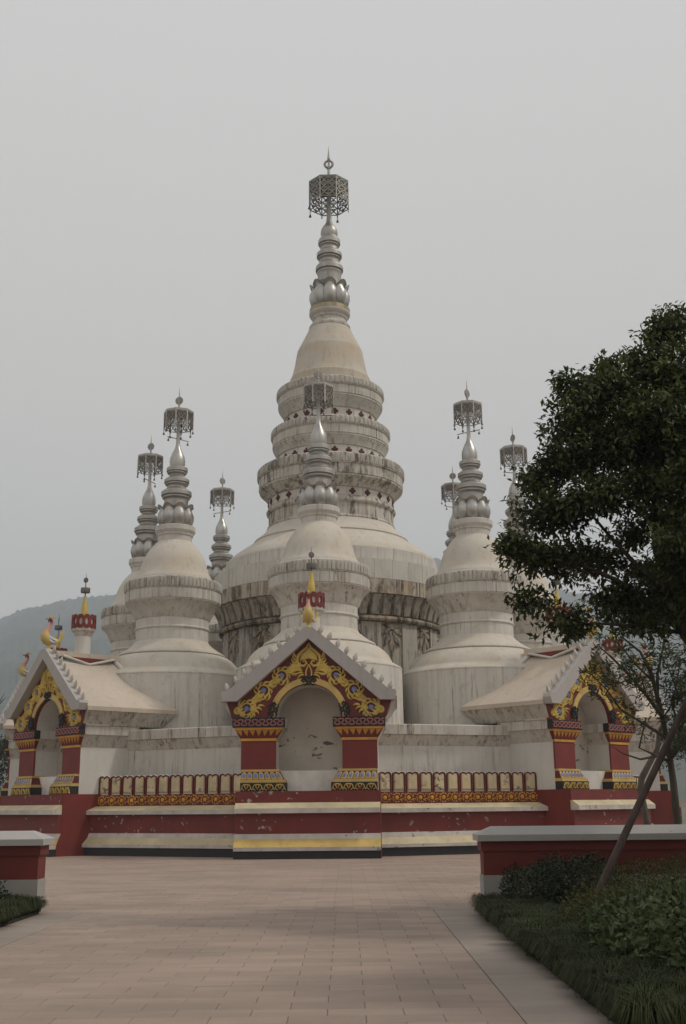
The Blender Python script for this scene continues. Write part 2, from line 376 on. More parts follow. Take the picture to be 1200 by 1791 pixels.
# ------------------------------------------------------------------ stupa parts
def bell_mesh(s=1.0):
    b = MB(); b.lathe([(0.055*s,-0.15*s),(0.045*s,-0.10*s),(0.03*s,-0.045*s),(0.012*s,-0.02*s),(0.006*s,0.03*s)], 10)
    return b.mesh('bell', M['metal_dark'], 40)
BELL_S = bell_mesh(0.85); BELL_M = bell_mesh(1.25)
def lattice_panel(w, h, two):
    """pierced screen of one face of the umbrella, in the x-z plane, top at z=0"""
    b = MB(); hw = w/2; lw = 0.052 if two else 0.030; tk = 0.014
    nper = 1.5 if two else 1.0
    for sg in (-1, 1):
        for ph in (0.0, 0.5):
            pts = []
            for k in range(25):
                v = k/24; x = sg*hw*0.92*math.cos(2*PI*(v*nper*0.5+ph*0.5)+0.0)
                x *= 1-0.18*abs(math.sin(2*PI*v*nper)); pts.append((x, -0.03-v*(h-0.06)))
            b.stroke(pts, lw, 0, tk, 0.9)
    cells_ = [(0, 0.25), (0, 0.75), (-0.5, 0.5), (0.5, 0.5)] if not two else [(0,0.18),(0,0.50),(0,0.84),(-0.5,0.33),(0.5,0.33),(-0.5,0.67),(0.5,0.67)]
    for cx_, cz_ in cells_:
        x0, z0 = cx_*hw, -cz_*h; r_ = 0.042 if not two else 0.066
        for a in (90, 210, 330):
            c0 = (x0+r_*math.cos(R(a)), z0+r_*math.sin(R(a)))
            b.fan(c0, [(c0[0]+r_*0.62*math.cos(R(q)), c0[1]+r_*0.62*math.sin(R(q))) for q in range(0, 360, 60)], 0, tk)
        b.stroke([(x0, z0-r_*1.9), (x0, z0)], lw*0.7, 0, tk, 0.9)
    for k in range(4):                    # curled lower edge
        xc = (-0.75+0.5*k)*hw; r_ = hw*0.24
        b.stroke([(xc+r_*math.cos(R(a)), -h+0.02-r_*0.5*math.sin(R(a))) for a in range(-10, 200, 30)], lw*0.9, 0, tk, 0.9)
    b.stroke([(-hw, -0.02), (hw, -0.02)], 0.05, 0, tk, 0.9)
    return b.mesh('lattice_panel', M['metal_rust'] if not two else M['metal_rust'])
def umbrella(parent, Ru, z, h, bellme, two, rot=0.0, bells=range(8), strip=0.75):
    top = MB(); poly = [(Ru*math.cos(PI/8+k*PI/4), Ru*math.sin(PI/8+k*PI/4)) for k in range(8)]
    top.prism_z(poly, z-0.05, z+0.02); top.prism_z([(x*0.94, y*0.94) for x, y in poly], z+0.02, z+0.05)
    u = top.build('umbrella', M['metal'] if not two else M['green_edge'], parent); u.rotation_euler.z = rot
    ap = Ru*math.cos(PI/8)-0.03; w = 2*Ru*math.sin(PI/8)
    pm = lattice_panel(w*0.93, h, two)
    sm_ = MB().box(-0.028, 0.028, -0.014, 0.014, -h*1.18, 0).mesh('corner_strip', M['metal'])
    for k in range(8):
        a = k*PI/4
        p = link('lattice_panel', pm, u); p.location = (ap*math.sin(a), -ap*math.cos(a), z-0.05); p.rotation_euler.z = a
        a2 = a+PI/8; q = link('corner_strip', sm_, u); q.location = ((Ru-0.02)*math.sin(a2), -(Ru-0.02)*math.cos(a2), z-0.05); q.rotation_euler.z = a2
        if k in bells:
            bl = link('bell', bellme, u); bl.location = ((Ru-0.02)*math.sin(a2), -(Ru-0.02)*math.cos(a2), z-0.05-h*1.18-0.03)
    return u
def lotus_petal_mesh(r0, r1, r2, zb, zm, zt, ztip, rtip, n=8):
    """one bulging petal of the metal lotus, centred on -Y"""
    b = MB(); rowsP = [(r0, zb), (r0*0.35+r1*0.65, zb+(zm-zb)*0.36), (r1, zm), (r1*0.99, zm+(zt-zm)*0.45), (r2, zt), (r2*0.985, zt+(ztip-zt)*0.3), (rtip, ztip)]
    m = 9; vs_ = []
    for i, (r_, z_) in enumerate(rowsP):
        for k in range(m):
            u = -1+2*k/(m-1); half = PI/n*(1.02 if i < 4 else (1.0, 0.97, 0.80)[i-4])
            rr = r_*(1-0.16*u*u if i < 5 else 1-0.05*u*u); a = u*half
            zz = z_ - (0.0 if i < 5 else (ztip-zt)*0.7*u*u*(0.4 if i == 5 else 1.0))
            vs_.append((rr*math.sin(a), -rr*math.cos(a), zz))
    L = len(rowsP)
    fs_ = [(i*m+k, i*m+k+1, (i+1)*m+k+1, (i+1)*m+k) for i in range(L-1) for k in range(m-1)]
    b.add(vs_, fs_)
    ins = [(x*0.93, y*0.93, z_) for x, y, z_ in vs_]; n0 = len(b.v); b.v += ins
    b.f += [tuple(n0+i for i in f[::-1]) for f in fs_]; b.m += [0]*len(fs_)
    e = [(L-1)*m+k for k in range(m)]
    for k in range(m-1): b.f.append((e[k], e[k+1], n0+e[k+1], n0+e[k])); b.m.append(0)
    return b.mesh('lotus_petal', M['metal_bright'], 50)
def frieze(r, z0, z1, count, name, mat, parent, proud=0.035):
    b = MB(); h = z1-z0
    for k in range(count):
        a0 = 2*PI*k/count; w = 2*PI/count*0.43
        pts = [(-1,0.0),(-1,0.62),(-0.62,0.9),(0,1.0),(0.62,0.9),(1,0.62),(1,0.0)]
        vs_ = [( (r+proud)*math.sin(a0), -(r+proud)*math.cos(a0), z0+h*0.45)]
        for u, v in pts:
            a = a0+u*w; vs_.append((r*math.sin(a), -r*math.cos(a), z0+0.02+v*(h-0.03)))
        for u, v in pts:
            a = a0+u*w*0.72; rr = r+proud*0.85; vs_.append((rr*math.sin(a), -rr*math.cos(a), z0+0.05+v*(h-0.11)))
        n = len(pts); fs_ = [(0, 1+n+k2, 1+n+k2+1) for k2 in range(n-1)]+[(1+k2, 1+k2+1, 1+n+k2+1, 1+n+k2) for k2 in range(n-1)]
        fs_ += [(0, 1+n+n-1, 1+n), (n, 1, 1+n, 2*n)]
        b.add(vs_, fs_)
    o = b.build(name, mat, parent); o['kind'] = 'stuff'; return o
def dome_curve(r0, z0, r1, z1, n=8, p=2.0):  # convex quarter sweep from (r0,z0 top) to (r1,z1 bottom)
    return [(r0+(r1-r0)*math.sin(PI/2*k/n), z1+(z0-z1)*math.cos(PI/2*k/n)**(2/p)) for k in range(n+1)]
def spire_rings(b, rings, n=40):
    b.lathe(rings, n)

def make_small_stupa():
    root = empty('small_stupa')
    def L(name, prof, mat, n=72, sm=16): return MB().lathe(prof, n).build(name, mat, root, sm)
    L('drum', [(3.04,4.1),(3.03,5.0),(3.02,6.28),(3.035,6.29),(3.035,6.33)], M['plaster'], 112)
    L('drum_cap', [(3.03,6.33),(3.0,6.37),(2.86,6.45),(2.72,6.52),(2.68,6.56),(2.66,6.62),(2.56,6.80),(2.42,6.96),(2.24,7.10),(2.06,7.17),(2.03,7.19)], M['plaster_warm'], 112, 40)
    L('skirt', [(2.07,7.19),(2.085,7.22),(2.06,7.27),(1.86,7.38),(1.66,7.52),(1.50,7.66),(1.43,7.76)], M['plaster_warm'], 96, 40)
    L('neck', [(1.42,7.74),(1.415,8.20),(1.45,8.21),(1.475,8.25),(1.45,8.30),(1.43,8.31),(1.43,8.66)], M['plaster'], 80)
    L('cove', [(1.45,8.62),(1.50,8.70),(1.56,8.86),(1.66,9.03),(1.76,9.16),(1.86,9.24),(1.87,9.27)], M['plaster_ring'], 80)
    L('fascia', [(1.86,9.27),(1.885,9.30),(1.885,9.66),(1.87,9.68)], M['plaster_ring'], 80)
    L('frieze_ring', [(1.87,9.68),(1.90,9.70),(1.90,10.08),(1.86,10.12),(1.60,10.2)], M['plaster_frieze'], 80)
    frieze(1.90, 9.70, 10.09, 74, 'frieze_petals', M['plaster_frieze'], root)
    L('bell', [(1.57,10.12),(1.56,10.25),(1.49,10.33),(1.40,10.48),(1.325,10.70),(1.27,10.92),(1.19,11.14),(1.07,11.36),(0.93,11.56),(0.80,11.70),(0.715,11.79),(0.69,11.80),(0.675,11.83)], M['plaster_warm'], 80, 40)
    L('collar', [(0.675,11.83),(0.675,12.03),(0.715,12.06),(0.73,12.13),(0.78,12.20),(0.805,12.24),(0.805,12.42),(0.79,12.44)], M['plaster'], 64)
    L('lotus_core', [(0.62,12.44),(0.60,13.15),(0.48,13.3)], M['metal_dark'], 40)
    pm = lotus_petal_mesh(0.57, 0.75, 0.655, 12.44, 12.80, 13.16, 13.35, 0.75)
    for k in range(8): p = link('lotus_petal', pm, root); p.rotation_euler.z = k*PI/4+0.15
    pr = [(0.49,13.1),(0.485,13.56),(0.50,13.60),(0.565,13.66),(0.565,13.70),(0.545,13.71),(0.545,13.735),(0.617,13.76),(0.617,13.91),(0.60,13.935),(0.42,14.06),(0.388,14.10),
          (0.385,14.15),(0.40,14.18),(0.47,14.235),(0.47,14.265),(0.45,14.275),(0.45,14.295),(0.51,14.315),(0.51,14.43),(0.49,14.455),(0.34,14.57),(0.308,14.61),(0.305,14.65),(0.32,14.67),(0.395,14.715),(0.395,14.745),(0.375,14.755),(0.375,14.775),(0.43,14.795),(0.43,14.93),(0.41,14.955),(0.30,15.0)]
    L('ringed_spire', pr, M['metal'], 48)
    L('bulb', [(0.29,14.98),(0.312,15.1),(0.318,15.24),(0.30,15.38),(0.255,15.52),(0.19,15.67),(0.13,15.79),(0.095,15.92),(0.08,16.05),(0.072,16.4),(0.07,17.3)], M['metal_bright'], 32, 60)
    umbrella(root, 0.625, 17.36, 0.62, BELL_S, False, 0.1)
    fin = L('finial', [(0.045,17.38),(0.04,17.72),(0.06,17.74),(0.035,17.78),(0.03,18.05),(0.02,18.2),(0.003,18.5)], M['metal'], 12)
    dsk = MB(); dsk.lathe([(0.05,-0.03),(0.165,-0.022),(0.175,0),(0.165,0.022),(0.05,0.03)], 24)
    d = dsk.build('disc', M['metal_rust'], fin, 30); d.location = (0, 0, 17.9); d.rotation_euler = (PI/2, 0, 0.3)
    cb = MB().tube([(-0.52,0,16.22),(0.52,0,16.22)], 0.016, 6).build('crossbar', M['metal_dark'], root)
    for sx in (-0.48, 0.48): bl = link('bell', BELL_S, cb); bl.location = (sx, 0, 16.17)
    return root

stupa_labels = {0: 'small white stupa in front of the tall central stupa, behind the front shrine',
 -1: 'small white stupa left of centre, full body visible behind left shrine roof',
 1: 'small white stupa right of centre with full body visible, beside the dark tree',
 -2: 'far left small white stupa, half hidden behind its neighbour, its finial leftmost of all',
 2: 'small white stupa at far right mostly hidden behind the leafy tree',
 -3: 'rear small stupa whose spire shows between left stupa and central stupa',
 3: 'rear small stupa whose umbrella peeks out behind the right stupa spire'}
proto = make_small_stupa(); first = True
for i, lab in stupa_labels.items():
    s_ = proto if first else copy_tree(proto); first = False
    p, a = ringpos(i, 8.44); s_.location = p; s_.rotation_euler.z = a+{0:0, -1:0.6, 1:-0.35, -2:1.9, 2:0.4, -3:-0.7, 3:0.5}[i]*0.5
    tag(s_, lab, 'stupa', 'small stupas around the central stupa')
    for ch in s_.children:
        if ch.name.startswith('crossbar'): ch.rotation_euler.z = {0:0.05, -1:0.75, 1:-0.6, -2:1.2, 2:0.2, -3:-0.5, 3:0.6}[i]-s_.rotation_euler.z; ch.rotation_euler.y = 0

def make_main():
    root = empty('central_stupa', (CX, CY, 0), PSI); tag(root, 'tall white central stupa with stacked tiers and metal spire, tallest of all', 'stupa')
    def L(name, prof, mat, n=112, sm=16): return MB().lathe(prof, n).build(name, mat, root, sm)
    L('drum', [(4.78,4.1),(4.78,8.78)], M['plaster_mildew'], 128)
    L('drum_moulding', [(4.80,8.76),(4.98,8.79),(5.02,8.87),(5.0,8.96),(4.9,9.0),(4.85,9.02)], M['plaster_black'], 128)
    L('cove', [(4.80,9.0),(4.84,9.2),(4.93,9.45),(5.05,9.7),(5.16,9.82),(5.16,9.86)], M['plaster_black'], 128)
    b = MB(); n_c = 60
    pr = [(4.84,9.02,0.30),(4.95,9.06,0.36),(5.00,9.25,0.38),(5.08,9.5,0.40),(5.17,9.70,0.42),(5.25,9.82,0.43),(5.2,9.845,0.43)]
    vs_ = []
    for r_, z_, wf in pr:
        for u in (-1, -0.8, -0.3, 0.3, 0.8, 1):
            rr = r_ if abs(u) < 0.9 else r_-0.12
            a_ = u*wf*2*PI/n_c; vs_.append((rr*math.sin(a_), -rr*math.cos(a_), z_))
    b.add(vs_, [(i*6+k, i*6+k+1, i*6+k+7, i*6+k+6) for i in range(6) for k in range(5)])
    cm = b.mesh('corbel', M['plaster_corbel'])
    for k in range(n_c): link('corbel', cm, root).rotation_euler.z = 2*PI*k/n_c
    # pilaster strips on the drum
    pm_ = MB().box(-0.42, 0.42, -4.83, -4.72, 4.1, 8.75).mesh('pilaster', M['plaster_mildew'])
    for k in range(16): link('pilaster', pm_, root).rotation_euler.z = 2*PI*k/16
    # two courses of facing slabs
    def slab_course(r, z0, z1, n, mat, off):
        b_ = MB(); w = PI/n*0.985; seg = 4
        vs_ = []
        for z_, rr in ((z0, r), (z1-0.004, r), (z1, r-0.02)):
            for k in range(seg+1):
                a = -w+2*w*k/seg; vs_.append((rr*math.sin(a), -rr*math.cos(a), z_))
        m_ = seg+1
        fs_ = [(i*m_+k, i*m_+k+1, (i+1)*m_+k+1, (i+1)*m_+k) for i in range(2) for k in range(seg)]
        vs2 = [(x*0.97, y*0.97, z_) for x, y, z_ in vs_]; n0 = len(vs_)
        fs_ += [(0, m_, n0+m_, n0), (m_, 2*m_, n0+2*m_, n0+m_), (m_-1, n0+m_-1, n0+2*m_-1, 2*m_-1), (2*m_-1, n0+2*m_-1, n0+3*m_-1, 3*m_-1)]
        fs_ += [(2*m_+k, 2*m_+k+1, n0+2*m_+k+1, n0+2*m_+k) for k in range(seg)]+[(k+1, k, n0+k, n0+k+1) for k in range(seg)]
        b_.add(vs_+vs2, fs_); me_ = b_.mesh('facing_slab', mat)
        for k in range(n): o_ = link('facing_slab', me_, root); o_.rotation_euler.z = 2*PI*(k+off)/n
    L('slab_core', [(5.19,9.86),(5.19,11.26),(4.69,11.36),(4.69,11.88)], M['plaster_ring'])
    slab_course(5.27, 9.87, 10.465, 40, M['plaster_fascia'], 0.5)
    slab_course(5.262, 10.475, 11.28, 40, M['plaster'], 0.0); slab_course(4.76, 11.385, 11.90, 40, M['plaster'], 0.5)
    L('course_cap', [(5.25,11.281),(5.0,11.33),(4.74,11.385)], M['plaster'], 128)
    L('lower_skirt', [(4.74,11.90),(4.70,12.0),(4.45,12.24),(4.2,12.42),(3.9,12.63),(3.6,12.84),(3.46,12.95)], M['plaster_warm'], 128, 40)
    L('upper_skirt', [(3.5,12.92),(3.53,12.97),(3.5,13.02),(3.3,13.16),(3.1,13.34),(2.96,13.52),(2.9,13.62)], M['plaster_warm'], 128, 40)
    L('lower_neck', [(2.90,13.6),(2.925,13.66),(2.90,13.72),(2.85,13.76),(2.85,14.28),(2.90,14.30),(2.955,14.38),(2.955,14.45),(2.87,14.55),(2.86,14.62)], M['plaster_tier'], 112)
    L('flower_band', [(2.84,14.6),(2.84,15.04)], M['plaster'], 112)
    def tier(z0, z1, z2, z3, zc, rc, rf, rt, cnt, mat, name):
        # cove zc..z0, fascia z0..z1, frieze z1..z2
        L(name+'cove', [(rc,zc),(rc+0.04,zc+0.02),(rc+(rf-rc)*0.35,zc+(z0-zc)*0.35),(rc+(rf-rc)*0.72,zc+(z0-zc)*0.7),(rf-0.06,z0-0.1),(rf-0.03,z0-0.07),(rf-0.03,z0)], mat)
        L(name+'fascia', [(rf-0.03,z0),(rf,z0+0.03),(rf,z1-0.02),(rt-0.01,z1)], mat)
        L(name+'frieze_ring', [(rt-0.01,z1),(rt,z1+0.02),(rt,z2),(rt-0.06,z2+0.05),(rt-0.5,z2+0.08)], mat if name == 'lower_' else M['plaster_frieze'])
        frieze(rt, z1+0.02, z2+0.01, cnt, name+'frieze_petals', M['plaster_mildew'] if name == 'lower_' else M['plaster_frieze'], root)
    tier(15.45, 15.92, 16.36, 0, 14.98, 2.88, 3.31, 3.36, 92, M['plaster_tier'], 'lower_')
    L('middle_band', [(2.45,16.3),(2.45,17.05)], M['plaster'])
    tier(17.5, 17.93, 18.28, 0, 17.02, 2.46, 2.70, 2.75, 76, M['plaster_ring'], 'middle_')
    L('upper_band', [(2.10,18.25),(2.10,18.95)], M['plaster'])
    tier(19.47, 19.90, 20.26, 0, 18.92, 2.12, 2.45, 2.5, 70, M['plaster_ring'], 'upper_')
    # red quatrefoils
    q = MB(); 
    for a in range(4):
        c0 = (0.085*math.cos(a*PI/2), 0.085*math.sin(a*PI/2)); q.fan(c0, [(c0[0]+0.072*math.cos(R(k)), c0[1]+0.072*math.sin(R(k))) for k in range(0, 360, 45)], 0, 0.035)
    q.fan((0,0), [(0.07*math.cos(R(k)), 0.07*math.sin(R(k))) for k in range(0, 360, 60)], 0, 0.05)
    qm = q.mesh('quatrefoil', M['quatrefoil'])
    for r_, z_, n_ in ((2.845, 14.79, 24), (2.455, 16.78, 24), (2.105, 18.7, 20)):
        for k in range(n_):
            a = 2*PI*(k+0.5)/n_; o_ = link('quatrefoil', qm, root); o_.location = (r_*math.sin(a), -r_*math.cos(a), z_); o_.rotation_euler.z = a
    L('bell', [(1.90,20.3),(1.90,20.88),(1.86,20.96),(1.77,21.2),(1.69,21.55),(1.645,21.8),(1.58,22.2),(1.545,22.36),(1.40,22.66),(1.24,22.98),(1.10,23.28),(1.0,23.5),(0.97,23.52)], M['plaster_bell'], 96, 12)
    L('flange', [(0.98,23.5),(1.0,23.54),(0.99,23.64),(0.92,23.74),(0.84,23.82),(0.80,23.86),(0.79,23.9)], M['plaster_frieze'], 72)
    L('collar', [(0.785,23.88),(0.785,23.98),(0.84,24.04),(0.86,24.12),(0.95,24.22),(0.985,24.3),(0.985,24.36),(0.96,24.37)], M['plaster'], 72)
    L('brass_band', [(0.965,24.36),(0.975,24.37),(0.975,24.58),(0.95,24.6),(0.85,24.66)], M['bronze'], 16, 20)
    L('lotus_core', [(0.8,24.6),(0.78,25.6),(0.58,26.0)], M['metal_dark'], 48)
    pm = lotus_petal_mesh(0.76, 0.985, 0.84, 24.62, 25.12, 25.62, 25.9, 0.965)
    for k in range(8): p = link('lotus_petal', pm, root); p.rotation_euler.z = k*PI/4+0.08
    pr = [(0.58,25.6),(0.57,26.36),(0.585,26.42),(0.61,26.50),(0.61,26.55),(0.59,26.565),(0.59,26.595),(0.668,26.62),(0.668,26.80),(0.645,26.85),(0.52,27.0),(0.488,27.05),
          (0.485,27.14),(0.50,27.19),(0.555,27.26),(0.555,27.30),(0.535,27.315),(0.535,27.34),(0.613,27.365),(0.613,27.53),(0.59,27.58),(0.45,27.72),(0.425,27.77),(0.42,27.85),(0.435,27.9),(0.49,27.96),(0.49,28.0),(0.47,28.015),(0.47,28.04),(0.54,28.065),(0.54,28.25),(0.515,28.3),(0.40,28.46)]
    L('ringed_spire', pr, M['metal'], 56)
    L('bulb', [(0.39,28.44),(0.42,28.6),(0.42,28.7),(0.39,28.86),(0.30,29.03),(0.21,29.15),(0.15,29.28),(0.125,29.45),(0.115,29.8),(0.11,31.2)], M['metal'], 40, 60)
    umbrella(root, 1.05, 31.32, 1.05, BELL_M, True, 0.02, bells=(3, 5, 6))
    fin = L('finial', [(0.075,31.3),(0.07,32.22),(0.11,32.25),(0.06,32.3),(0.04,32.72),(0.075,32.8),(0.05,33.0),(0.004,33.55)], M['metal'], 14)
    tr = MB(); pts = [(0.19*math.cos(R(a)), 0, 32.5+0.19*math.sin(R(a))) for a in range(0, 361, 15)]; tr.tube(pts, 0.05, 8)
    for a in range(0, 360, 15): tr.tube([(0.22*math.cos(R(a)), 0, 32.5+0.22*math.sin(R(a))), (0.27*math.cos(R(a)), 0, 32.5+0.27*math.sin(R(a)))], [0.022, 0.01], 5)
    tr.build('spiked_ring', M['metal_rust'], fin, 40)
    # drooping plaster flowers on the drum
    fl = MB(); pr = lambda c0, L_, w_, ang: [(c0[0]+math.sin(ang)*L_*s_+math.cos(ang)*w_*math.sin(PI*min(1, s_*1.05))*sg, c0[1]-math.cos(ang)*L_*s_+math.sin(ang)*w_*math.sin(PI*min(1, s_*1.05))*sg) for sg, rr in ((1, (0,.2,.45,.7,1)), (-1, (.7,.45,.2))) for s_ in rr]
    for ang, L_, w_, y0 in ((0,1.0,0.14,0.0),(0.5,0.8,0.12,0.1),(-0.5,0.8,0.12,0.1),(1.05,0.62,0.11,0.2),(-1.05,0.62,0.11,0.2),(1.7,0.45,0.1,0.25),(-1.7,0.45,0.1,0.25)):
        pts = pr((0, y0), L_, w_, ang); c0 = (sum(p[0] for p in pts)/len(pts), sum(p[1] for p in pts)/len(pts)); fl.fan(c0, pts, 0, 0.06)
    fl.stroke([(0.0,-0.9),(0.0,-1.35)], [0.1,0.03], 0, 0.05); fl.fan((0,-1.4), [(0.07*math.cos(R(k)), -1.4+0.1*math.sin(R(k))) for k in range(0,360,45)], 0, 0.06)
    fl.fan((0,0.25), [(0.16*math.cos(R(k)), 0.25+0.16*math.sin(R(k))) for k in range(0,360,45)], 0, 0.08)
    fm = fl.mesh('plaster_flower', M['plaster_black'], 35)
    for k in range(16):
        a = 2*PI*(k+0.5)/16; o_ = link('plaster_flower', fm, root); o_.location = (4.79*math.sin(a), -4.79*math.cos(a), 8.35); o_.rotation_euler.z = a
    return root
make_main()

# ------------------------------------------------------------------ platform
plat = empty('stupa_platform', (CX, CY, 0), PSI); tag(plat, 'white octagonal platform with red base carrying the stupas, petal parapets between the shrines', 'platform')
def octa(ap, off=0.0): Rr = ap/math.cos(PI/8); return [(Rr*math.sin(k*PI/4), -Rr*math.cos(k*PI/4)) for k in range(8)]
MB().prism_z(octa(11.35), 3.9, 4.16).build('platform_top', M['plaster_ring'], plat)
def half_at(ap): return ap*math.tan(PI/8)-2.15/math.cos(PI/8)
def petal_shape(w, h, n=5):               # bracket-topped panel outline
    hw = w/2; pts = [(-hw, 0), (-hw, h*0.80)]
    for k in range(1, n+1): a = PI-PI*k/n*0.5*1.0; pts.append((-hw/2+hw/2*math.cos(PI-PI*k/n*0.9), h*0.84+h*0.10*math.sin(PI*k/n*0.9)))
    pts.append((0, h*0.83)); left = pts
    right = [(-x, z) for x, z in left[:-1]][::-1]
    return left+right
PW = 2*half_at(12.55)/12
shape = petal_shape(PW*0.86, 0.64)
pb = MB(); pb.fan((0, 0.32), [(x*0.86, 0.03+z*0.93) for x, z in shape], 0, 0.04); petal_me = pb.mesh('petal_panel', M['cream'])
fb = MB(); fb.stroke(shape, 0.052, 0, 0.035, 0.6); frame_me = fb.mesh('panel_frame', M['maroon'])
tb = MB(); tb.stroke([(x, z+0.03) for x, z in shape[1:-1]], 0.022, 0.004, 0.03, 0.8); toplip_me = tb.mesh('panel_lip', M['white'])
rb = MB()
rb.fan((0, 0), [((0.075+0.015*math.cos(6*R(k)))*math.cos(R(k)), (0.075+0.015*math.cos(6*R(k)))*math.sin(R(k))) for k in range(0, 360, 20)], 0, 0.03)
rb.stroke([(0.125*math.cos(R(k)), 0.125*math.sin(R(k))) for k in range(20, 221, 20)], [0.012]+[0.026]*9+[0.01], 0, 0.02)
for k in range(9):
    a = R(40*k); rb.stroke([((0.12+0.05*u)*math.cos(a+0.5*u), (0.12+0.045*u)*math.sin(a+0.5*u)) for u in (0, .5, 1)], [0.035, 0.035, 0.008], 0, 0.02)
for sg in (-1, 1):
    rb.stroke([(0.2+0.045*math.cos(R(k)), sg*0.08+0.045*math.sin(R(k))) for k in range(0, 280, 35)], 0.025, 0, 0.018)
ros_me = rb.mesh('rosette', M['ochre'])
for i in (-1.5, -0.5, 0.5, 1.5, 2.5, 3.5, 4.5, 5.5):
    a = i*PI/4; Rm = Matrix.Rotation(a, 4, 'Z')
    def put(o_): o_.parent = plat; o_.rotation_euler.z = a; return o_
    def wallpiece(name, prof, mat, ext=0.0, hl=None):
        """prof in (apothem, z); extruded along the wall, ends run into the shrine sides"""
        ap = max(p[0] for p in prof); h_ = (half_at(ap) if hl is None else hl)+ext
        o_ = MB().prism_x([(-p[0], p[1]) for p in prof], -h_, h_).build(name, mat); return put(o_)
    wallpiece('wall', [(10.5,0),(11.5,0),(11.5,3.47),(10.5,3.47)], M['plaster'], 0.9)
    wallpiece('cove', [(10.5,3.47),(11.5,3.472),(11.52,3.5),(11.68,3.80),(11.68,3.83),(10.5,3.83)], M['soffit'], 0.5)
    wallpiece('cornice', [(10.5,3.83),(11.75,3.832),(11.76,4.14),(11.73,4.17),(10.5,4.17)], M['plaster_ring'], 0.45)
    if i > 2: continue
    wallpiece('plinth', [(11.5,0),(13.05,0),(13.05,0.28),(11.5,0.28)], M['black'])
    wallpiece('step_edge', [(11.6,0.281),(13.1,0.281),(13.1,0.38),(11.6,0.38)], M['edge'])
    wallpiece('step_slope', [(11.6,0.381),(13.095,0.381),(12.92,0.585),(11.6,0.585)], M['cream_slope'])
    wallpiece('step_top', [(11.6,0.586),(12.918,0.586),(12.87,0.73),(11.6,0.73)], M['edge'])
    wallpiece('base_wall', [(11.6,0.731),(12.83,0.731),(12.83,1.325),(11.6,1.325)], M['red_chip'])
    wallpiece('ledge', [(11.6,1.326),(13.0,1.326),(13.0,1.455),(11.6,1.455)], M['edge'])
    wallpiece('ledge_slope', [(11.6,1.456),(12.995,1.456),(12.66,1.60),(11.6,1.60)], M['cream_slope'])
    wallpiece('gold_band', [(12.0,1.601),(12.58,1.601),(12.58,1.965),(12.0,1.965)], M['maroon'])
    wallpiece('parapet', [(12.1,1.966),(12.50,1.966),(12.50,2.57),(12.1,2.57)], M['white'])
    hl = half_at(12.55)
    for k in range(12):
        x = -hl+PW*(k+0.5)
        p_ = put(link('petal_panel', petal_me)); p_.location = Rm @ Vector((x, -12.505, 1.97))
        link('panel_frame', frame_me, p_); link('panel_lip', toplip_me, p_)
    nr = 14
    for k in range(nr):
        p_ = put(link('rosette', ros_me)); p_.location = Rm @ Vector((-hl+2*hl*(k+0.5)/nr, -12.581, 1.785)); p_.rotation_euler.x = 0

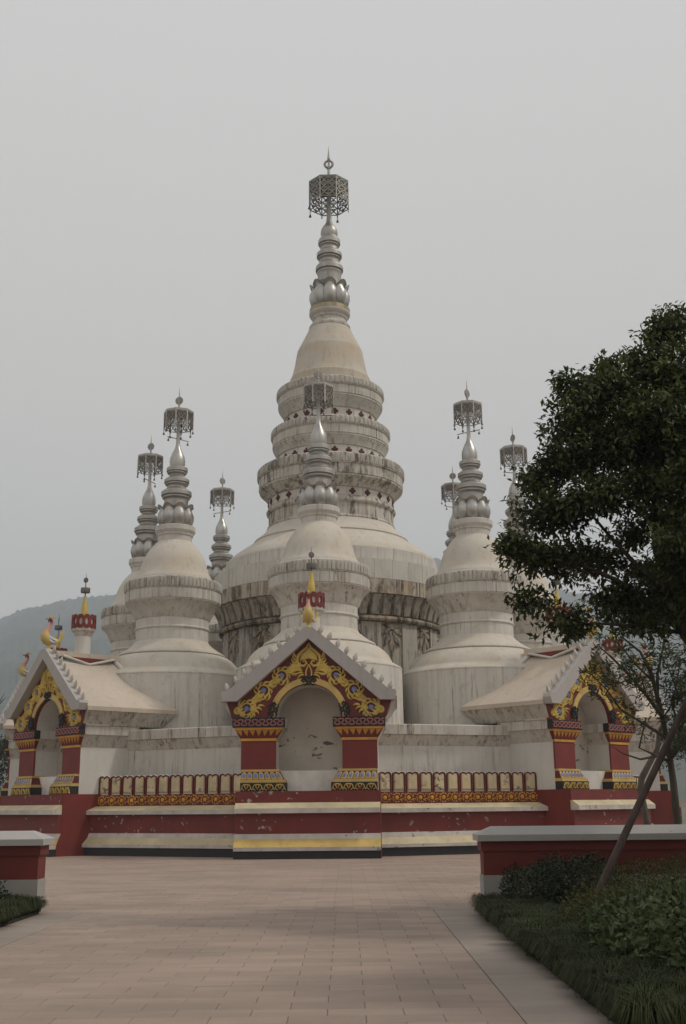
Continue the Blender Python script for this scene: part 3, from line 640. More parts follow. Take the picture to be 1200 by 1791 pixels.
# ------------------------------------------------------------------ shrines
F0 = 12.5
def Fy(rho): return F0-rho
def make_shrine():
    root = empty('shrine')
    HW = 2.22
    def px(name, prof, mat, x0=-HW, x1=HW, smooth=None): return MB().prism_x([(Fy(p[0]), p[1]) for p in prof], x0, x1).build(name, mat, root, smooth)
    px('base_core', [(11.0,0.002),(14.2,0.002),(14.2,0.36),(14.05,0.74),(14.05,2.0),(11.0,2.0)], M['red'], -HW-0.012, HW+0.012)
    px('plinth', [(14.0,0.0),(14.45,0.0),(14.45,0.25),(14.0,0.25)], M['black'])
    px('step_edge', [(14.0,0.251),(14.5,0.251),(14.5,0.36),(14.0,0.36)], M['edge'])
    px('step_slope', [(13.9,0.361),(14.495,0.361),(14.28,0.59),(13.9,0.59)], M['yellow'])
    px('step_top', [(13.9,0.591),(14.278,0.591),(14.22,0.74),(13.9,0.74)], M['edge'])
    px('base_wall', [(13.9,0.741),(14.18,0.741),(14.18,1.345),(13.9,1.345)], M['red_chip'])
    px('ledge', [(13.9,1.346),(14.38,1.346),(14.38,1.49),(13.9,1.49)], M['edge'])
    px('ledge_slope', [(13.9,1.491),(14.375,1.491),(14.13,1.655),(13.9,1.655)], M['cream_slope'])
    px('riser', [(13.9,1.656),(14.09,1.656),(14.09,2.0),(13.9,2.0)], M['red_chip'])
    # white body: side masses, back of the niche, sill
    for sg in (-1, 1):
        xs = sorted((sg*1.05, sg*2.15))
        MB().box(xs[0], xs[1], Fy(13.43), Fy(11.4), 2.001, 3.55).build('side_wall', M['plaster_clean'], root)
        b = MB()
        prof = [(1.05,3.551),(2.15,3.551),(2.34,3.92),(2.36,3.96),(2.42,3.97),(2.42,4.268),(0.76,4.268),(0.76,3.97),(0.84,3.96)]
        b.prism_y([(sg*x, z) for x, z in prof], Fy(13.44), Fy(11.3)); b.build('impost', M['plaster_ring'], root)
        b = MB(); prof = [(2.2,4.27),(2.42,4.272),(2.46,4.3),(2.62,4.56),(2.78,4.80),(2.78,4.88),(2.2,4.88)]
        n_ = len(prof); y0, y1 = Fy(13.57), Fy(9.95)
        vs_ = [(sg*x, y0, z) for x, z in prof]+[(sg*x, y1-(0 if x > 2.6 else 0.0)-(2.78-x)*1.5, z) for x, z in prof]
        fs_ = [tuple(range(n_)), tuple(range(n_, 2*n_))[::-1]]+[(i, n_+i, n_+(i+1)%n_, (i+1)%n_) for i in range(n_)]
        if sg > 0: fs_ = [f[::-1] for f in fs_]
        b.add(vs_, fs_); b.build('eave_soffit', M['soffit'], root)
    arch = [(1.05*math.cos(PI-PI*k/20), 4.27+1.03*math.sin(PI-PI*k/20)) for k in range(21)]
    roofl = [(2.46,4.27),(2.6,4.8),(0,6.95),(-2.6,4.8),(-2.46,4.27)]
    MB().prism_y([(x, z) for x, z in arch]+roofl, Fy(13.46), Fy(12.55)).build('vault', M['plaster_clean'], root)
    MB().prism_y([(-1.25,2.0),(1.25,2.0),(1.25,4.6),(2.2,4.88),(0,6.7),(-2.2,4.88),(-1.25,4.6)], Fy(12.548), Fy(11.0)).build('niche_back', M['niche'], root)
    MB().box(-1.2, 1.2, Fy(13.3), Fy(12.55), 2.002, 2.63).build('sill', M['white'], root)
    # red gable face
    MB().prism_y([(x*1.0, z) for x, z in arch]+[(2.46,4.275),(2.62,4.8),(0,6.93),(-2.62,4.8),(-2.46,4.275)], Fy(13.6), Fy(13.462)).build('gable_face', M['maroon'], root)
    GY = Fy(13.602)
    # arch band and its dark clasps
    b = MB(); pts = [(1.155*math.cos(R(a)), 4.28+1.135*math.sin(R(a))) for a in range(0, 181, 6)]
    b.stroke(pts, 0.20, GY, 0.03, 0.92); b.build('arch_band', M['yellow'], root, 30)
    for ang in (90, 12, 168):
        b = MB(); c, s = math.cos(R(ang)), math.sin(R(ang)); o0 = (1.155*c, 4.28+1.135*s)
        def loc(u, v): return (o0[0]+u*(-s)+v*c, o0[1]+u*c+v*s)
        for sg in (-1, 1):
            b.stroke([loc(sg*u, v) for u, v in ((0.02,-0.16),(0.05,-0.05),(0.10,0.04),(0.18,0.07),(0.22,0.01),(0.17,-0.04),(0.12,-0.01))], [0.04,0.08,0.09,0.10,0.09,0.07,0.04], GY-0.03, 0.045)
            b.stroke([loc(sg*u, v) for u, v in ((0.02,0.0),(0.06,-0.10),(0.13,-0.14),(0.19,-0.12),(0.22,-0.15))], [0.06,0.07,0.06,0.05,0.02], GY-0.03, 0.045)
            b.stroke([loc(sg*u, v) for u, v in ((0.0,0.04),(0.05,0.12),(0.11,0.13),(0.12,0.08))], [0.07,0.08,0.07,0.03], GY-0.03, 0.045)
        b.build('arch_clasp', M['black'], root)
    # gilded scrollwork
    b = MB()
    def leaf(c0, ang, L_, w_, curl):
        pts = []; a = ang; x, z = c0
        for k in range(6):
            pts.append((x, z)); x += math.cos(a)*L_/5; z += math.sin(a)*L_/5; a += curl/5
        b.stroke(pts, [w_*0.55, w_*0.95, w_, w_*0.8, w_*0.5, w_*0.12], GY, 0.045, 0.35)
    def spiral(c0, r0, r1, a0, a1, w0, w1, n=18):
        pts = []; ws = []
        for k in range(n+1):
            s_ = k/n; a = a0+(a1-a0)*s_; r_ = r0+(r1-r0)*s_; pts.append((c0[0]+r_*math.cos(a), c0[1]+r_*math.sin(a))); ws.append(w0+(w1-w0)*s_)
        b.stroke(pts, ws, GY, 0.05, 0.4)
    flowers = [(1.98, 4.55), (1.45, 5.12), (0.87, 5.58)]
    band_ = [(2.36,4.42),(1.98,4.55),(1.72,4.83),(1.45,5.12),(1.15,5.34),(0.87,5.58),(0.6,5.74),(0.42,5.92)]
    for sg in (-1, 1):
        dirn = math.atan2(0.50, -0.55)
        def A(a): return a if sg > 0 else PI-a
        for q, (fx, fz) in enumerate(flowers):
            spiral((sg*fx, fz), 0.16, 0.20, A(dirn-2.9), A(dirn+2.2), 0.045, 0.09)
            for k in range(9):
                a = dirn-2.9+k*0.68; leaf((sg*fx+0.2*math.cos(A(a)), fz+0.2*math.sin(A(a))), A(a+0.75), 0.24+0.06*math.sin(k*2.3), 0.085, sg*1.9)
        for j in range(len(band_)-1):
            (xa_, za_), (xb_, zb_) = band_[j], band_[j+1]
            for k in (0, 1, 2):
                s_ = k/3; x_, z_ = xa_+(xb_-xa_)*s_, za_+(zb_-za_)*s_
                if min(math.hypot(x_-f0, z_-f1) for f0, f1 in flowers) < 0.15: continue
                leaf((sg*x_, z_), A(dirn+0.95+0.25*math.sin(k*2+j)), 0.31, 0.10, -sg*1.8); leaf((sg*x_, z_), A(dirn-0.75), 0.32, 0.10, sg*1.7)
                leaf((sg*x_, z_), A(dirn+0.1), 0.2, 0.10, sg*0.4)
        for k in range(7): leaf((sg*(1.98+0.05*k), 4.36+0.02*k), A(-0.05+0.33*k), 0.34, 0.095, sg*1.2)
        for k in range(5): leaf((sg*(1.62+0.07*k), 4.62-0.05*k), A(2.6+0.35*k), 0.24, 0.08, sg*1.4)
        for k in range(5): leaf((sg*(1.5+0.09*k), 4.40+0.02*k), A(0.6+0.3*k), 0.26, 0.10, sg*1.0) if k > 1 else None
        ht = [(0,6.62),(0.07,6.47),(0.2,6.36),(0.34,6.22),(0.38,6.04),(0.30,5.90),(0.15,5.88),(0.07,5.97),(0.12,6.05),(0.19,6.02)]
        b.stroke([(sg*x, z) for x, z in ht], [0.05,0.08,0.10,0.11,0.11,0.11,0.09,0.08,0.07,0.06], GY, 0.05, 0.4)
        for k in range(6): leaf((sg*(0.40-0.005*k), 6.16-0.10*k), A(0.75-0.26*k), 0.27, 0.085, sg*1.5)
        for k in range(5): leaf((sg*(0.15+0.03*k), 5.60+0.055*k), A(0.05+0.25*k), 0.30, 0.075, -sg*1.7)
        tr_ = [(0,5.93),(0.06,5.80),(0.095,5.68),(0.08,5.55),(0.0,5.50)]
        b.stroke([(sg*x, z) for x, z in tr_], 0.055, GY, 0.05, 0.4)
    fillp = [(0,6.5),(0.12,6.35),(0.25,6.22),(0.28,6.05),(0.15,6.08),(0.0,6.12),(-0.15,6.08),(-0.28,6.05),(-0.25,6.22),(-0.12,6.35)]
    b.fan((0,6.25), fillp, GY, 0.025)
    b.build('scrollwork', M['gold'], root)
    for fx, fz in flowers:
        for sg in (-1, 1):
            f_ = MB(); f_.fan((sg*fx, fz), [(sg*fx+(0.095+0.012*math.cos(8*R(k)))*math.cos(R(k)), fz+(0.095+0.012*math.cos(8*R(k)))*math.sin(R(k))) for k in range(0, 360, 15)], GY, 0.06)
            f_.build('blue_flower', M['blue'], root)
    # pillars
    for sg in (-1, 1):
        def X(x0, x1): return tuple(sorted((sg*x0, sg*x1)))
        x0, x1 = X(1.045, 2.155)
        pil = MB().box(x0, x1, Fy(13.5), Fy(13.432), 2.67, 3.55).build('pillar', M['red'], root)
        def bar(name, xa, xb, ya, yb, za, zb, mat): q0, q1 = X(xa, xb); return MB().box(q0, q1, Fy(yb), Fy(ya), za, zb).build(name, mat, pil)
        bar('lower_band', 1.03, 2.17, 13.442, 13.53, 3.551, 3.63, M['ochre'])
        # flared capital with triangles
        cap = MB(); xa, xb = X(1.0, 2.19); xc, xd = X(0.84, 2.33)
        cap.hexa([(xa,Fy(13.515),3.631),(xb,Fy(13.515),3.631),(xb,Fy(13.444),3.631),(xa,Fy(13.444),3.631)], [(xc,Fy(13.60),3.895),(xd,Fy(13.60),3.895),(xd,Fy(13.444),3.895),(xc,Fy(13.444),3.895)])
        cap.build('capital', M['maroon'], pil)
        tri = MB(); nt_ = 7
        for k in range(nt_):
            uu = lambda u, v: ((xa+(xb-xa)*u)*(1-v)+(xc+(xd-xc)*u)*v, Fy(13.515+(0.085)*v)-0.006, 3.631+0.264*v)
            u0, u1 = (k+0.06)/nt_, (k+0.94)/nt_
            A_, B_, C_ = uu(u0, 0.97), uu(u1, 0.97), uu((u0+u1)/2, 0.28)
            tri.add([A_, B_, C_, (A_[0],A_[1]+0.02,A_[2]), (B_[0],B_[1]+0.02,B_[2]), (C_[0],C_[1]+0.02,C_[2])], [(0,2,1),(0,3,5,2),(2,5,4,1),(1,4,3,0)])
        tri.build('triangles', M['orange'], pil)
        bar('upper_band', 0.83, 2.345, 13.444, 13.62, 3.896, 3.968, M['ochre'])
        bar('wave_band', 0.76, 2.42, 13.444, 13.66, 3.969, 4.268, M['black'])
        wv = MB(); xs0, xs1 = X(0.79, 2.39); nn = 7
        pts = []
        for k in range(nn*12+1):
            u = k/(nn*12); ph = 2*PI*u*nn; pts.append((xs0+(xs1-xs0)*u+0.062*math.sin(2*ph), 4.118+0.09*math.cos(ph)))
        wv.stroke(pts, 0.042, Fy(13.661), 0.02, 0.7); wv.build('wave_line', M['pink'], pil)
        # pedestal
        bar('scroll_band', 0.70, 2.14, 12.9, 13.74, 2.001, 2.265, M['black'])
        sc = MB(); q0, q1 = X(0.72, 2.12)
        for k in range(4):
            xc_ = q0+(q1-q0)*(k+0.5)/4
            for s2 in (-1, 1):
                pts = [(xc_+s2*(0.17-0.15*u)*math.cos(5.2*u-1.2), 2.135+(0.11-0.06*u)*math.sin(5.2*u-1.2)) for u in np.linspace(0, 1, 11)]
                sc.stroke(pts, [0.03]*6+[0.035]*5, Fy(13.741), 0.02)
            sc.stroke([(xc_-0.18, 2.03), (xc_-0.09, 2.22), (xc_, 2.05), (xc_+0.09, 2.22), (xc_+0.18, 2.03)], 0.025, Fy(13.741), 0.02)
        sc.build('scrolls', M['gold'], pil)
        rd = MB()
        for k in range(4):
            xc_ = q0+(q1-q0)*(k+0.5)/4; rd.fan((xc_, 2.12), [(xc_+0.08*math.cos(R(a)), 2.12+0.07*math.sin(R(a))) for a in range(0, 360, 45)], Fy(13.741), 0.012)
        rd.build('red_berries', M['red'], pil)
        bar('pedestal_band', 0.72, 2.135, 12.95, 13.72, 2.266, 2.36, M['yellow'])
        bk = MB(); xa, xb = X(0.78, 2.13); xc, xd = X(0.92, 2.12)
        bk.hexa([(xa,Fy(13.68),2.361),(xb,Fy(13.68),2.361),(xb,Fy(12.98),2.361),(xa,Fy(12.98),2.361)], [(xc,Fy(13.58),2.60),(xd,Fy(13.58),2.60),(xd,Fy(13.05),2.60),(xc,Fy(13.05),2.60)])
        bk.build('pedestal', M['maroon'], pil)
        for k in range(7):
            pt = MB(); u0, u1 = (k+0.07)/7, (k+0.93)/7
            def pp(u, v, d): return ((xa+(xb-xa)*u)*(1-v)+(xc+(xd-xc)*u)*v, Fy(13.68-0.10*v)-d, 2.361+0.239*v)
            um = (u0+u1)/2
            ring_ = [pp(u0,0.04,0.002),pp(u0,0.7,0.002),pp(um-0.03,0.96,0.002),pp(um+0.03,0.96,0.002),pp(u1,0.7,0.002),pp(u1,0.04,0.002)]
            pt.add([pp(um,0.45,0.04)]+ring_, [(0, 1+(j+1)%6, 1+j) for j in range(6)]); pt.build('petal', M['yellow'], pil)
            ct = MB(); ct.add([pp(um,0.5,0.05)]+[pp(um-0.04,0.25,0.03),pp(um-0.04,0.7,0.03),pp(um,0.85,0.025),pp(um+0.04,0.7,0.03),pp(um+0.04,0.25,0.03)], [(0,1+(j+1)%5,1+j) for j in range(5)])
            ct.build('petal_heart', M['blue'], pil)
        bar('top_band', 0.93, 2.13, 13.05, 13.60, 2.601, 2.669, M['yellow'])
    # barge board
    bb = MB(); outer = [(0.13,7.09),(2.56,5.09),(2.74,5.09),(2.79,4.99),(2.70,4.77),(2.26,4.775)]
    prof = outer+[(0,6.73)]+[(-x, z) for x, z in outer[::-1]]
    bb.prism_y(prof, Fy(13.92), Fy(13.603)); bb.build('barge_board', M['grey'], root)
    # roof
    for sg in (-1, 1):
        b = MB(); n_ = 8; vs_ = []
        for k in range(n_+1):
            s_ = k/n_; x = 0.10+2.7*s_; z = 6.86-1.96*s_-0.07*math.sin(PI*s_); yb = Fy(11.1)+(Fy(9.95)-Fy(11.1))*s_**1.3
            for yy, dz in ((Fy(13.6), 0), (yb, 0), (yb, -0.14), (Fy(13.6), -0.14)): vs_.append((sg*x, yy, z+dz))
        fs_ = []
        for k in range(n_):
            o_ = 4*k
            for j in range(4): fs_.append((o_+j, o_+4+j, o_+4+(j+1)%4, o_+(j+1)%4))
        fs_ += [(0,1,2,3), (4*n_+3,4*n_+2,4*n_+1,4*n_)]
        if sg < 0: fs_ = [f[::-1] for f in fs_]
        b.add(vs_, fs_); b.build('roof_slope', M['roof'], root, 40)
        # raised rib at the rear edge
        MB().tube([(sg*(0.1+2.7*s_), Fy(11.1)+(Fy(9.95)-Fy(11.1))*s_**1.3-0.05, 6.93-1.96*s_-0.07*math.sin(PI*s_)) for s_ in (0,0.15,0.3,0.42)], 0.09, 8).build('roof_rib', M['plaster_clean'], root, 50)
        # saddle of the ridge: two slanting boards and a red triangle between
        ym = Fy(12.3); yA, yB = Fy(13.35), Fy(11.25)
        tri = MB(); tri.prism_x([(yA+0.35,6.84),(yB-0.35,6.84),(ym,6.60)], sg*0.36, sg*0.40); tri.build('saddle_panel', M['red'], root)
        sb = MB(); sb.tube([(sg*0.41,yA,6.86),(sg*0.46,ym,6.60),(sg*0.41,yB,6.86)], 0.05, 6); sb.build('saddle_board', M['plaster_clean'], root)
    MB().prism_x([(Fy(13.6),6.80),(Fy(13.6),7.02),(Fy(13.2),7.03),(Fy(12.3),7.0),(Fy(11.3),7.03),(Fy(11.0),7.06),(Fy(11.0),6.7),(Fy(11.2),6.84),(Fy(13.4),6.84)], -0.38, 0.38).build('ridge', M['roof'], root)
    # row of small flame ornaments on the barge edges
    ob_ = MB(); ob_.lathe([(0.04,-0.02),(0.045,0.03),(0.085,0.06),(0.10,0.11),(0.09,0.155),(0.065,0.185),(0.055,0.22),(0.02,0.245)], 8)
    ob_.v = [(x*0.8+0.3*max(0, z-0.12), y*0.6, z) for x, y, z in ob_.v]
    om = ob_.mesh('edge_ornament', M['plaster_ring'], 50)
    for sg in (-1, 1):
        for k in range(9):
            x = 0.38+k*0.275; z = 7.09-(x-0.13)*(2.0/2.43)
            o_ = link('edge_ornament', om, root); o_.location = (sg*x, Fy(13.70), z+0.01); o_.rotation_euler.y = sg*0.1; o_.scale = (sg*1.05, 1, 1.15)
    return root

M['niche'] = None
t = NT('niche_back_plaster'); co, ob = t.coords()
c = t.mix(t.ramp(t.noise(co, (0.8,0.8,0.8), 6), 0.35, 0.7), (0.50,0.45,0.385), (0.38,0.34,0.29))
zz = t.new('ShaderNodeSeparateXYZ'); t.link(ob, zz.inputs[0])
band = t.math('SUBTRACT', 1.0, t.math('MINIMUM', t.math('MULTIPLY', t.math('ABSOLUTE', t.math('SUBTRACT', zz.outputs[2], 3.45), 0.0), 1.4), 1.0))
ch = t.ramp(t.math('ADD', t.noise(co, (2.6,2.6,4.2), 7, 0.62), t.math('MULTIPLY', band, 0.12)), 0.695, 0.71)
c = t.mix(ch, c, (0.11,0.10,0.085)); t.bump(t.noise(co, (9,9,9), 5), 0.2, 0.02)
M['niche'] = t.done(c, 0.9)

shrine_labels = {0: 'front shrine with gilded gable and empty arched niche, facing the path', -1: 'left shrine with gilded gable and pale plaster roof, below the small left stupas',
 1: 'right shrine with gilded gable, partly behind young tree branches', -2: 'shrine at the left edge of the photo, only a sliver showing behind the left shrine', 2: 'shrine at the far right whose pale side wall shows beyond the right shrine'}
proto = make_shrine(); first = True
for i, lab in shrine_labels.items():
    s_ = proto if first else copy_tree(proto); first = False
    p, a = ringpos(i, F0); s_.location = p; s_.rotation_euler.z = a; tag(s_, lab, 'shrine', 'shrines around the platform')

# ------------------------------------------------------------------ pinnacles and birds on the shrine roofs
def make_pinnacle():
    root = empty('roof_pinnacle')
    def L(name, prof, mat, n=32, sm=35, par=None): return MB().lathe(prof, n).build(name, mat, par or root, sm)
    L('column', [(0.30,-0.1),(0.285,0.0),(0.28,0.56)], M['plaster_clean'])
    L('capital', [(0.28,0.56),(0.31,0.60),(0.36,0.70),(0.43,0.76),(0.44,0.78),(0.44,0.86),(0.42,0.88)], M['plaster_ring'], 12, 20)
    cr = MB(); n_ = 12; r_ = 0.45; hcr = 0.46; z0 = 0.88; seg = 8
    for k in range(n_):                   # one bay of the pierced crown: a frame with an oval hole
        def P(u, v, rr): a = 2*PI*(k+0.5+u*0.5)/n_; return (rr*math.sin(a), -rr*math.cos(a), z0+v*hcr)
        inn = [(0.60*math.cos(2*PI*j/8+PI/8), 0.48+0.30*math.sin(2*PI*j/8+PI/8)) for j in range(8)]
        out = [(1,0.88),(0.5,1.04),(-0.5,1.04),(-1,0.88),(-1,0.06),(-0.5,-0.08),(0.5,-0.08),(1,0.06)]
        vs_ = [P(u, v, r_) for u, v in inn]+[P(u, v, r_) for u, v in out]+[P(u, v, r_-0.05) for u, v in inn]+[P(u, v, r_-0.05) for u, v in out]
        fs_ = []
        for j in range(8):
            j2 = (j+1) % 8
            fs_ += [(j, 8+j, 8+j2, j2), (16+j2, 24+j2, 24+j, 16+j), (16+j, j, j2, 16+j2), (8+j, 24+j, 24+j2, 8+j2)]
        cr.add(vs_, fs_)
    cr.build('pierced_crown', M['red'], root)
    L('crown_core', [(0.395,0.88),(0.395,1.24),(0.1,1.28)], M['white'], 24)
    L('bulb', [(0.07,1.2),(0.09,1.3),(0.115,1.46),(0.125,1.58),(0.10,1.74),(0.065,1.88),(0.045,2.02),(0.03,2.14)], M['gold'], 20, 60)
    L('stem', [(0.024,2.1),(0.02,2.42),(0.018,2.62),(0.03,2.64),(0.016,2.68),(0.004,2.98)], M['metal_dark'], 8)
    um = MB()
    um.lathe([(0.17,2.22),(0.175,2.24),(0.175,2.38),(0.17,2.40),(0.02,2.41),(0.02,2.39),(0.155,2.38),(0.155,2.24),(0.17,2.22)], 16)
    um.build('umbrella', M['metal_dark'], root, 30)
    d = MB().lathe([(0.03,-0.02),(0.10,-0.015),(0.105,0),(0.10,0.015),(0.03,0.02)], 18).build('disc', M['metal_dark'], root, 30); d.location = (0,0,2.70); d.rotation_euler = (PI/2,0,0.4)
    return root
t = NT('bird_paint'); co, ob = t.coords(False); zz = t.new('ShaderNodeSeparateXYZ'); t.link(ob, zz.inputs[0])
jit = t.math('ADD', zz.outputs[2], t.math('MULTIPLY', t.noise(co, (30,30,8), 3), 0.2))
cc = t.mix(t.ramp(jit, 0.62, 0.80), (0.52,0.38,0.12), (0.50,0.22,0.17)); cc = t.mix(t.ramp(jit, 0.98, 1.08), cc, (0.20,0.03,0.03))
M['bird'] = t.done(cc, 0.55)
def make_bird():
    root = empty('bird_statue')
    b = MB()
    path = [(0,0.16,0.25),(0,0.10,0.25),(0,0.02,0.27),(0,-0.07,0.31),(0,-0.13,0.38),(0,-0.155,0.47),(0,-0.14,0.57),(0,-0.09,0.67),(0,-0.02,0.76),(0,0.04,0.85),(0,0.065,0.94),(0,0.05,1.01),(0,0.02,1.06),(0,-0.03,1.08),(0,-0.065,1.07)]
    rad = [0.05,0.12,0.175,0.20,0.205,0.18,0.135,0.095,0.07,0.056,0.052,0.06,0.072,0.06,0.03]
    b.tube(path, rad, 14, 0.85); b.build('body', M['bird'], root, 60)
    MB().tube([(0,-0.06,1.075),(0,-0.13,1.075),(0,-0.19,1.04)], [0.034,0.026,0.005], 6).build('beak', M['metal_dark'], root)
    c = MB()
    for k in range(3): c.tube([(0,-0.02+0.04*k,1.11),(0,0.0+0.065*k,1.18-0.015*k),(0,0.05+0.09*k,1.23-0.045*k)], [0.026,0.026,0.006], 5)
    c.build('crest', M['gold'], root); MB().tube([(0,-0.05,1.03),(0,-0.055,0.98),(0,-0.045,0.94)], [0.02,0.025,0.006], 6).build('wattle', M['red'], root)
    MB().lathe([(0.10,-0.06),(0.08,0.0),(0.05,0.05),(0.06,0.12)], 10).build('perch', M['gold'], root, 40)
    for sx in (-1, 1):
        w = MB()
        for k in range(4): w.tube([(sx*0.15,-0.06,0.42-0.04*k),(sx*0.18,0.06,0.33-0.03*k),(sx*0.17,0.20,0.30-0.02*k),(sx*0.15,0.30,0.35-0.03*k)], [0.03,0.05,0.045,0.01], 6, 0.5)
        w.build('wing', M['white' if sx > 0 else 'white'], root, 50)
        MB().tube([(sx*0.165,-0.05,0.36),(sx*0.205,0.08,0.27),(sx*0.195,0.22,0.25)], [0.015,0.03,0.008], 6, 0.5).build('wing_edge', M['blue'], root)
    for k in range(5):
        s_ = (k-2)*0.06; h_ = 0.66-0.09*abs(k-2)+0.02*k
        MB().tube([(s_,0.08,0.24),(s_*1.4,0.22,0.22),(s_*1.8,0.33,0.28),(s_*2.0,0.38,0.42),(s_*2.2,0.39,h_-0.05),(s_*2.5,0.47,h_)], [0.055,0.055,0.048,0.042,0.034,0.01], 6).build('tail_feather', M['gold'] if k != 2 else M['blue'], root, 50)
    return root
pp_, bp_ = make_pinnacle(), make_bird(); first = True
where = {0: 'front shrine', -1: 'left shrine', 1: 'right shrine', -2: 'shrine at the left edge', 2: 'shrine at the far right'}
for i in (0, -1, 1, -2, 2):
    pn = pp_ if first else copy_tree(pp_); bd = bp_ if first else copy_tree(bp_); first = False
    p, a = ringpos(i, 12.35); pn.location = (p[0], p[1], 7.1); pn.rotation_euler.z = a
    tag(pn, 'red crowned pinnacle with yellow bulb on the ridge of the '+where[i], 'pinnacle', 'pinnacles on the shrine roofs')
    p, a = ringpos(i, 13.72); bd.location = (p[0], p[1], 7.12); bd.rotation_euler.z = a
    tag(bd, 'painted bird statue on the gable tip of the '+where[i], 'statue', 'bird statues on the shrine gables')

# ------------------------------------------------------------------ garden walls
def garden_wall(x0, x1, label):
    root = empty('garden_wall', ((x0+x1)/2, 18.3, 0)); tag(root, label, 'wall', 'low garden walls')
    a, b_ = x0-(x0+x1)/2, x1-(x0+x1)/2
    MB().box(a, b_, -0.24, 0.24, 0, 0.51).build('plinth', M['plaster_base'], root)
    MB().box(a+0.015, b_-0.015, -0.225, 0.225, 0.511, 0.87).build('wall_body', M['wall_red'], root)
    MB().box(a-0.02, b_+0.02, -0.26, 0.26, 0.871, 1.02).build('upper_band', M['wall_red'], root)
    cp = MB(); ov = 0.08; e = 0.26
    cp.box(a-ov, b_+ov, -0.36, 0.36, 1.021, 1.115)
    cp.v = cp.v[:4]+[(x, y, z) for x, y, z in cp.v[4:]]
    n0 = [(a-ov,-0.36,1.1151),(b_+ov,-0.36,1.1151),(b_+ov,0.36,1.1151),(a-ov,0.36,1.1151)]
    cp.hexa(n0, [(a-ov+e,-0.10,1.235),(b_+ov-e,-0.10,1.235),(b_+ov-e,0.10,1.235),(a-ov+e,0.10,1.235)])
    cp.build('coping', M['coping'], root)
    return root
M['plaster_base'] = plaster('grey_wall_base', (0.36,0.345,0.32), stain=0.4, dark=0.2, grime=0.5)
M['wall_red'] = paint('garden_wall_red', (0.14,0.017,0.011), var=0.15)
M['coping'] = plaster('grey_coping', (0.42,0.40,0.38), stain=0.1, dark=0.05, grime=0.4)
garden_wall(-14.0, -4.78, 'low red garden wall with grey coping at the left edge of the path')
garden_wall(2.12, 13.0, 'low red garden wall with grey coping behind the shrubs on the right')

# ------------------------------------------------------------------ vegetation helpers
def leaf_mesh(name, C, D, N, size, mat, aspect=0.45, parent=None, kind=None, tint=None, fold=0.25):
    """C centres, D leaf directions, N normals (n,3); one folded leaf of four triangles... two quads each"""
    n = len(C); D = D/np.linalg.norm(D, axis=1, keepdims=True)
    S = np.cross(D, N); S /= (np.linalg.norm(S, axis=1, keepdims=True)+1e-9); U = np.cross(S, D)
    sz = size*(0.7+0.6*rng.random(n))[:, None]; hw = sz*aspect/2
    p0 = C; p1 = C+D*sz*0.45+S*hw+U*hw*fold; p2 = C+D*sz-U*sz*0.12; p3 = C+D*sz*0.45-S*hw+U*hw*fold
    V = np.stack([p0, p1, p2, p3], 1).reshape(-1, 3)
    me = bpy.data.meshes.new(name); me.vertices.add(4*n); me.vertices.foreach_set('co', V.astype(np.float32).ravel())
    idx = np.arange(n)[:, None]*4
    tri = np.concatenate([idx+np.array([0,1,2]), idx+np.array([0,2,3])], 1).reshape(-1)
    me.loops.add(6*n); me.loops.foreach_set('vertex_index', tri.astype(np.int32))
    me.polygons.add(2*n); me.polygons.foreach_set('loop_start', np.arange(2*n, dtype=np.int32)*3); me.polygons.foreach_set('loop_total', np.full(2*n, 3, np.int32))
    a = me.attributes.new('tint', 'FLOAT', 'POINT'); tn = rng.random(n) if tint is None else tint
    me.materials.append(mat); me.update(); me.validate()
    a = me.attributes['tint']; a.data.foreach_set('value', np.repeat(tn, 4).astype(np.float32))
    o = link(name, me, parent)
    if kind: o['kind'] = kind
    return o
def leaf_mat(name, dark, light, rough=0.45, trans=0.25, tip=None, spec=0.22):
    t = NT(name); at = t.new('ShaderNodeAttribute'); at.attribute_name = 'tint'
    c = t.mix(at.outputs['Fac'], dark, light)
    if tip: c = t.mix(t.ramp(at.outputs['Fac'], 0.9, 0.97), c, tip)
    t.done(c, rough); t.b.inputs['Specular IOR Level'].default_value = spec
    tr = t.new('ShaderNodeBsdfTranslucent'); t.link(c, tr.inputs[0]); ms = t.new('ShaderNodeMixShader'); ms.inputs[0].default_value = trans
    t.link(t.b.outputs[0], ms.inputs[1]); t.link(tr.outputs[0], ms.inputs[2]); t.link(ms.outputs[0], t.out.inputs[0])
    return t.m
def unit(n): v = rng.normal(size=(n, 3)); return v/np.linalg.norm(v, axis=1, keepdims=True)
def bark(name, c1, c2):
    t = NT(name); co, ob = t.coords(); nz = t.noise(co, (9,9,2), 6, 0.7)
    t.bump(nz, 0.6, 0.03); return t.done(t.mix(t.ramp(nz, 0.35, 0.65), c1, c2), 0.9)
M['bark'] = bark('dark_bark', (0.030,0.024,0.018), (0.075,0.060,0.045))
M['bark_pale'] = bark('pale_bark', (0.065,0.056,0.046), (0.12,0.105,0.088))
M['pole'] = bark('pole_bark', (0.05,0.034,0.028), (0.095,0.066,0.054))
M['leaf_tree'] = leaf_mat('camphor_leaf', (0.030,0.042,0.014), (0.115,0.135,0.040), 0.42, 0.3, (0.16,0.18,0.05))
M['leaf_young'] = leaf_mat('young_tree_leaf', (0.030,0.042,0.016), (0.075,0.09,0.032), 0.45, 0.25)
M['leaf_broad'] = leaf_mat('broad_leaf', (0.045,0.068,0.024), (0.12,0.15,0.058), 0.42, 0.22)
M['leaf_fine'] = leaf_mat('fine_leaf', (0.042,0.052,0.017), (0.11,0.108,0.033), 0.6, 0.2)
M['leaf_dark'] = leaf_mat('dark_shrub_leaf', (0.022,0.030,0.013), (0.045,0.055,0.022), 0.5, 0.15)
